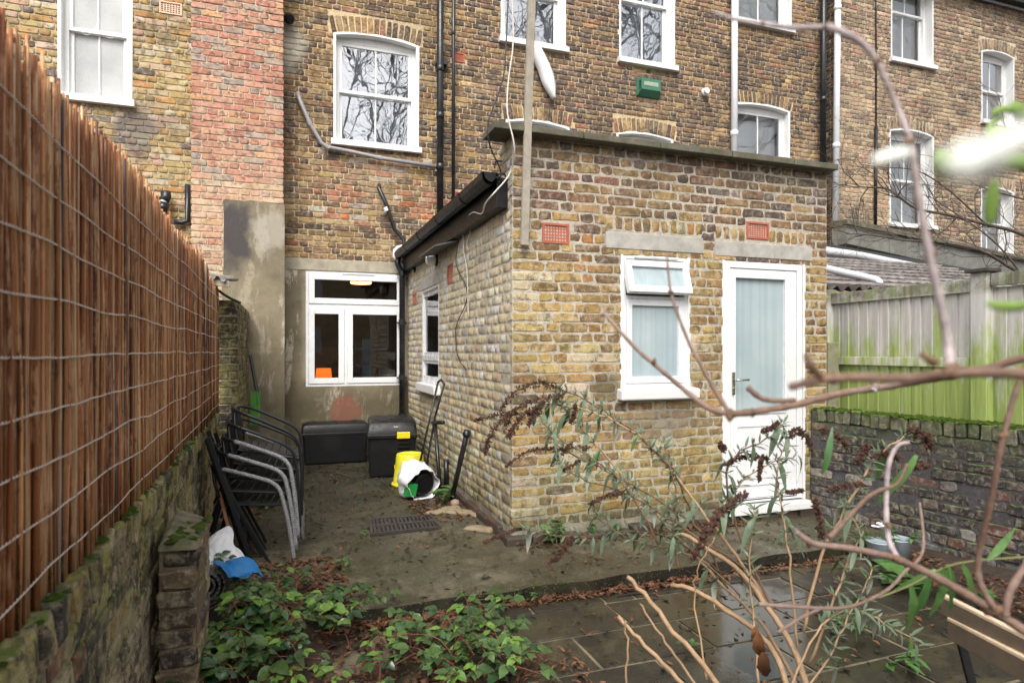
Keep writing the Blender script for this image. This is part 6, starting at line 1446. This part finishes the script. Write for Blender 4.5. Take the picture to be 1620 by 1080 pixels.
# ------------------------------------------------------------ overhanging vine branch close to the camera
vine = thing('bare_branch', 'bare knuckled brown branches hanging close to the camera across the right of the view', 'branch', (1.6, .6, 1.2))
vbark = simple('vine_bark', (.19, .115, .08), .65, .35, 90, .5, 400, dirt=(.40, .31, .28), dirtamt=.7)
V_ = [([(1250, 612, .62), (1300, 600, .6), (1345, 597, .6), (1400, 598, .6), (1450, 597, .6), (1505, 590, .58), (1560, 589, .58), (1660, 592, .58)], .0052, .0072),
 ([(1505, 590, .58), (1500, 540, .6), (1488, 480, .6), (1470, 400, .6), (1455, 320, .6), (1445, 250, .6), (1438, 215, .6)], .0072, .0045),
 ([(1438, 215, .6), (1420, 170, .62), (1400, 125, .62), (1388, 98, .62), (1365, 70, .62), (1335, 52, .62), (1310, 43, .64)], .0042, .006), ([(1310, 43, .64), (1260, 44, .66), (1208, 38, .68), (1160, 30, .7), (1128, 20, .7)], .0045, .003),
 ([(1155, 655, .85), (1200, 650, .85), (1260, 640, .85), (1330, 622, .85), (1400, 612, .85), (1470, 600, .8), (1530, 590, .75), (1640, 560, .7)], .0065, .006), ([(1155, 655, .85), (1120, 645, .87), (1075, 610, .9), (1040, 580, .9), (1005, 550, .95), (955, 495, 1.0)], .0055, .0035),
 ([(1155, 655, .85), (1130, 615, .87), (1105, 570, .88), (1085, 530, .9), (1062, 465, .9), (1055, 400, .9)], .005, .0022), ([(1183, 613, .8), (1205, 630, .8), (1235, 634, .8), (1258, 632, .8)], .005, .004),
 ([(1258, 840, .95), (1290, 860, .95), (1340, 866, .95), (1400, 878, .95), (1422, 885, .95), (1480, 912, .9), (1560, 958, .85), (1640, 1010, .8)], .0055, .0085), ([(1422, 885, .95), (1405, 850, .97), (1402, 790, 1), (1406, 735, 1), (1420, 705, 1), (1438, 700, 1.0)], .006, .004),
 ([(1312, 850, .97), (1345, 815, 1), (1372, 787, 1), (1390, 776, 1), (1420, 764, 1), (1435, 733, 1)], .0055, .0035), ([(1660, 480, .75), (1610, 610, .75), (1585, 700, .75), (1568, 790, .77), (1548, 880, .8), (1552, 925, .8), (1575, 965, .8)], .004, .0055),
 ([(1200, 955, 1.1), (1270, 960, 1.1), (1340, 960, 1.1), (1400, 935, 1.1), (1430, 905, 1.1), (1460, 870, 1.1), (1455, 795, 1.15)], .0045, .003), ([(1230, 1000, 1.1), (1270, 975, 1.1), (1300, 961, 1.1)], .004, .004), ([(1590, 975, .8), (1600, 930, .8), (1640, 870, .8)], .006, .006)]
vpale = simple('pale_vine_bark', (.40, .335, .33), .65, .3, 90, .4, 400, dirt=(.25, .15, .11), dirtamt=.6)
for vi, (q, r0, r1) in enumerate(V_):
    if vi < 4: q = [(x, y, t * .8) for x, y, t in q]; r0 *= .8; r1 *= .8
    P = smooth_path(PT(q), 6); n = len(P); MB().tube(P, [(r0 + (r1 - r0) * k / (n - 1)) * (.62 if vi in (1, 2, 3) else .74) * (1 + .12 * math.sin(k * 2.1)) for k in range(n)], 10).make('branch', vpale if vi in (1, 2, 3, 9) else vbark, vine, smooth=True)
for (x, y, t, s) in ((1505, 585, .58, .013), (1318, 598, .6, .011), (1155, 655, .85, .012), (1438, 225, .6, .010), (1388, 98, .62, .008), (1310, 43, .64, .008), (1422, 885, .95, .013), (1280, 858, .95, .009), (1575, 965, .8, .014), (1405, 830, .97, .008), (1585, 690, .75, .008), (1062, 463, .9, .007), (1208, 38, .68, .006), (1035, 572, .9, .006), (1478, 400, .6, .006)):
    if t < .72: t *= .8; s *= .72
    c = atT(x, y, t); nb = MB()
    for k in range(3): d = Vector((rr.gauss(0, 1), rr.gauss(0, 1), rr.gauss(0, 1))).normalized(); s *= .82; nb.tube([c - d * s * .8, c - d * s * .3, c + d * s * .5, c + d * s * 1.2], [s * .3, s * .62, s * .55, s * .15], 8)
    nb.make('bud_node', bark_d, vine, smooth=True)
for (q) in ([(1288, 590, .48), (1275, 560, .48)], [(1300, 600, .48), (1282, 575, .48)], [(1480, 575, .47), (1457, 560, .47)]): MB().tube(PT(q[-2:]), [.0035, .002], 7).make('bud_node', bark_d, vine, smooth=True)
drop = G('water_drop', .02, .5); drop.b.inputs['Transmission Weight'].default_value = 1; drop.b.inputs['IOR'].default_value = 1.33
for (x, y, t) in ((1385, 618, .84), (1566, 600, .58), (1190, 660, .85)):
    dd = MB().lathe(atT(x, y, t), [(.001, 0), (.0045, .003), (.0055, .007), (.003, .011), (.0008, .013)], 10).make('water_drop', drop.m, None, smooth=True, loc=atT(x, y, t)); tag(dd, {1385: 'water drop under the middle of the near horizontal branch', 1566: 'water drop at the right on the thick near branch', 1190: 'water drop beside the lower branch fork'}[x], 'water drop')
# leaves at the top right, very near the lens
near_w = simple('pale_petal', (.74, .76, .70), .7, .03, 10, 0); near_g = simple('young_leaf', (.17, .27, .05), .5, .2, 20, 0)
sp = thing('leafy_shoot', 'out of focus shoot of pale petals and young green leaves very near the camera', 'shoot', atT(1560, 250, .3))
def nleaf(q, w_, t, mat, name):
    P = smooth_path([atT(x, y, t + i * .004) for i, (x, y) in enumerate(q)], 5); n = len(P); V, Fc = [], []
    for k, p in enumerate(P):
        d = (P[min(k + 1, n - 1)] - P[max(k - 1, 0)]).normalized(); s = d.cross(FWD).normalized(); ww = w_ * (math.sin(math.pi * (k + .3) / (n)) ** .6) * .5
        V += [tuple(p + s * ww + FWD * ww * .3), tuple(p), tuple(p - s * ww + FWD * ww * .3)]
    for k in range(n - 1): a = 3 * k; Fc += [(a, a + 1, a + 4, a + 3), (a + 1, a + 2, a + 5, a + 4)]
    o = mesh_obj(name, V, Fc, mat, sp, smooth=True); md = o.modifiers.new('solid', 'SOLIDIFY'); md.thickness = .0004; return o
nleaf([(1495, 250), (1530, 262), (1570, 255), (1605, 235)], .0062, .095, near_w, 'petal'); nleaf([(1560, 245), (1600, 225), (1650, 200)], .0045, .095, near_w, 'petal'); nleaf([(1380, 255), (1415, 245), (1445, 240)], .005, .22, near_w, 'petal')
nleaf([(1515, 262), (1540, 240), (1570, 235)], .0042, .10, near_w, 'petal')
for q, w_, t in (([(1565, 215), (1585, 208), (1600, 220)], .010, .42), ([(1600, 170), (1612, 172), (1625, 180)], .012, .42), ([(1568, 180), (1590, 172), (1610, 176)], .006, .5), ([(1560, 210), (1575, 190), (1592, 183)], .005, .5), ([(1575, 285), (1572, 320), (1568, 355)], .010, .40), ([(1590, 262), (1610, 255), (1640, 262)], .010, .35), ([(1480, 250), (1500, 265), (1490, 235)], .012, .3), ([(1560, 480), (1600, 485), (1650, 478)], .006, .35)):
    nleaf(q, w_, t, near_g, 'leaf')
sp2 = thing('leafy_shoot', 'green willow like leaves on a thin stem at the bottom right before the slatted chair', 'shoot', atT(1500, 900, 1.2))
LB = [leaf_mesh('leaf', .11, .018, L_weed, 0, .2, .35, 6, k) for k in range(3)]
P = smooth_path(PT([(1640, 880, 1.2), (1560, 885, 1.2), (1500, 895, 1.2), (1440, 925, 1.2), (1390, 945, 1.2)]), 4); MB().tube(P, .002, 6).make('stem', stem_g, sp2)
for k, (x, y, dx, dy) in enumerate(((1500, 895, .3, -1), (1500, 895, -.1, -1), (1490, 895, .15, -.9), (1480, 900, -.8, -.5), (1560, 885, .5, .4), (1440, 925, .2, -1), (1470, 908, -.2, -1), (1520, 890, .5, -.8), (1300, 750, .3, .8), (1450, 720, -.5, -.8))):
    add_leaf(sp2, LB[k % 3], atT(x, y, 1.2), RIGHT * dx + UP * dy, -FWD + UP * .4, rr.uniform(.7, 1.1))
# ------------------------------------------------------------ slatted chair bottom right
sc = thing('garden_chair', 'pale slatted wooden folding chair back with black metal bar at the bottom right corner', 'chair', atT(1520, 1000, 1.6))
slat = simple('pale_slat', (.62, .48, .33), .55, .15, 20, .2); side = simple('slat_face', (.15, .115, .08), .6, .2, 20, .2)
def slatbar(a, b, w_):   # thin board, pale upper edge
    a, b = Vector(a), Vector(b); d = (b - a).normalized(); n = d.cross(UP).normalized() * .008
    MB().hexa([a - n - UP * w_, b - n - UP * w_, b + n - UP * w_, a + n - UP * w_, a - n - UP * .010, b - n - UP * .010, b + n - UP * .010, a + n - UP * .010]).make('slat', side, sc, bevel=.002)
    MB().hexa([a - n * 1.15 - UP * .0095, b - n * 1.15 - UP * .0095, b + n * 1.15 - UP * .0095, a + n * 1.15 - UP * .0095, a - n * 1.05, b - n * 1.05, b + n * 1.05, a + n * 1.05]).make('slat_edge', slat, sc, bevel=.002)
slatbar(atT(1491, 938, 1.75), atT(1720, 1052, 1.35), .055); slatbar(atT(1503, 975, 1.72), atT(1720, 1088, 1.33), .06)
MB().bar(atT(1503, 948, 1.77), atT(1545, 1110, 1.7), .022, .012, FWD).make('side_bar', black_pl, sc, bevel=.002)
# ------------------------------------------------------------ bare shrub beyond the board fence
twig_m = simple('dark_twig', (.09, .07, .055), .8, .3, 20, 0)
tre = thing('bare_tree', 'bare fine twigged tree beyond the board fence at the right', 'tree', atY(1700, 600, 6.6))
tb = MB(); rr = random.Random(91)
def grow(mb, p, d, L, r_, depth, rr, bend=.35, upb=.05, split=(2, 3), nseg=5, sides=4):
    P = [p]; q = p
    for k in range(nseg):
        d = (d + Vector((rr.gauss(0, bend), rr.gauss(0, bend), rr.gauss(0, bend) + upb)) * .45).normalized(); q = q + d * L / nseg; P.append(q)
    mb.tube(P, [r_ * (1 - .55 * k / nseg) for k in range(nseg + 1)], sides, cap=False)
    if depth <= 0: return
    for k in range(rr.randint(*split) + 1):
        i = rr.randint(1, nseg); dd = (P[i] - P[i - 1]).normalized(); s = Vector((rr.gauss(0, 1), rr.gauss(0, 1), rr.gauss(0, 1))).normalized(); nd = (dd + s * .75).normalized()
        grow(mb, P[i], nd, L * rr.uniform(.5, .75), r_ * .5, depth - 1, rr, bend, upb, split, nseg, sides)
for q, r_ in (([(1700, 420, 8.6), (1620, 372, 8.5), (1560, 355, 8.4), (1500, 340, 8.3), (1450, 330, 8.2), (1420, 310, 8.2), (1400, 298, 8.2), (1350, 296, 8.1)], .018), ([(1420, 310, 8.2), (1440, 290, 8.1), (1500, 300, 8.1)], .007), ([(1700, 470, 8.2), (1610, 430, 8), (1560, 400, 7.9), (1500, 385, 7.9), (1430, 380, 7.8), (1380, 372, 7.8), (1340, 370, 7.8)], .015),
              ([(1560, 355, 8.4), (1500, 300, 8.3), (1450, 270, 8.3), (1400, 265, 8.2), (1360, 260, 8.2)], .008), ([(1640, 470, 8), (1590, 400, 8), (1545, 360, 8), (1500, 330, 8), (1470, 310, 8)], .009), ([(1680, 330, 8.4), (1600, 310, 8.4), (1540, 290, 8.3), (1510, 260, 8.3)], .010), ([(1660, 300, 8.4), (1610, 260, 8.4), (1590, 200, 8.3), (1580, 150, 8.3)], .008), ([(1700, 430, 7.9), (1620, 410, 7.9), (1560, 395, 7.8), (1470, 360, 7.8)], .007)):
    r_ *= 1.5; P = smooth_path(PT(q), 4); n = len(P); tb.tube(P, [r_ * (1 - .7 * k / (n - 1)) for k in range(n)], 6)
    for k in range(3, n):
        if rr.random() < .95:
            d = (P[k] - P[k - 1]).normalized(); s = Vector((rr.gauss(0, .8), rr.gauss(0, .3), rr.gauss(.35, .8))); grow(tb, P[k], (d + s * .8).normalized(), rr.uniform(.3, .75), r_ * .34, 3, rr, .4, .05, (1, 2), 4, 3)
tb.make('branches', twig_m, tre, smooth=True)
MB().tube([atT(1700, 420, 8.6), atT(1720, 520, 8.8), atT(1725, 800, 9.0)], [.05, .07, .09], 8).make('trunk', twig_m, tre)
# small moss and ivy leaves on the trained stems over the parapet
# ------------------------------------------------------------ behind the camera: what the windows and puddles mirror
bkm = simple('tree_bark', (.16, .15, .14), .9, .3, 5, 0)
def big_tree(name, label, loc, seed):
    rr = random.Random(seed); t = thing(name, label, 'tree', loc, 'tall bare trees behind the camera'); L = Vector(loc); 
    MB().tube([L, L + Vector((.1, .1, 3)), L + Vector((.3, 0, 6.5))], [.30, .22, .16], 10, cap=False).make('trunk', bkm, t, smooth=True)
    mb = MB()
    for k in range(6):
        a = k * 1.05 + rr.uniform(-.3, .3); grow(mb, L + Vector((.2, .05, 4 + k * .5)), Vector((math.cos(a) * .7, math.sin(a) * .7, 1)).normalized(), rr.uniform(4.5, 7), .10, 4, rr, .24, .08, (2, 4), 5, 4)
    mb.make('crown', bkm, t, smooth=True); return t
big_tree('bare_tree', 'tall bare tree behind the camera, mirrored in the left sash window', (3.2, -8, -.1), 1)
big_tree('bare_tree', 'tall bare tree behind the camera, mirrored in the middle upper window', (10, -9.5, -.1), 2).scale = (1.5, 1.5, 1.7)
big_tree('bare_tree', 'tall bare tree behind the camera, mirrored in the net curtained window', (16.5, -8, -.1), 5).scale = (1.5, 1.5, 1.7)
bkh = thing('brick_house', 'row of brick houses behind the camera at the far end of the gardens', 'house', (5, -28, 0))
MB().box(-30, 40, -34, -28, -.1, 8).make('wall', K_house, bkh)
MB().hexa([(-30, -28, 8), (40, -28, 8), (40, -34, 8), (-30, -34, 8), (-30, -30.9, 10.5), (40, -30.9, 10.5), (40, -31.1, 10.5), (-30, -31.1, 10.5)]).make('roof', slate, bkh)
for k in range(14):
    for z in (1.2, 4.4): MB().box(-26 + k * 4.5, -24.8 + k * 4.5, -28.03, -27.96, z, z + 1.8).make('window', white, bkh)
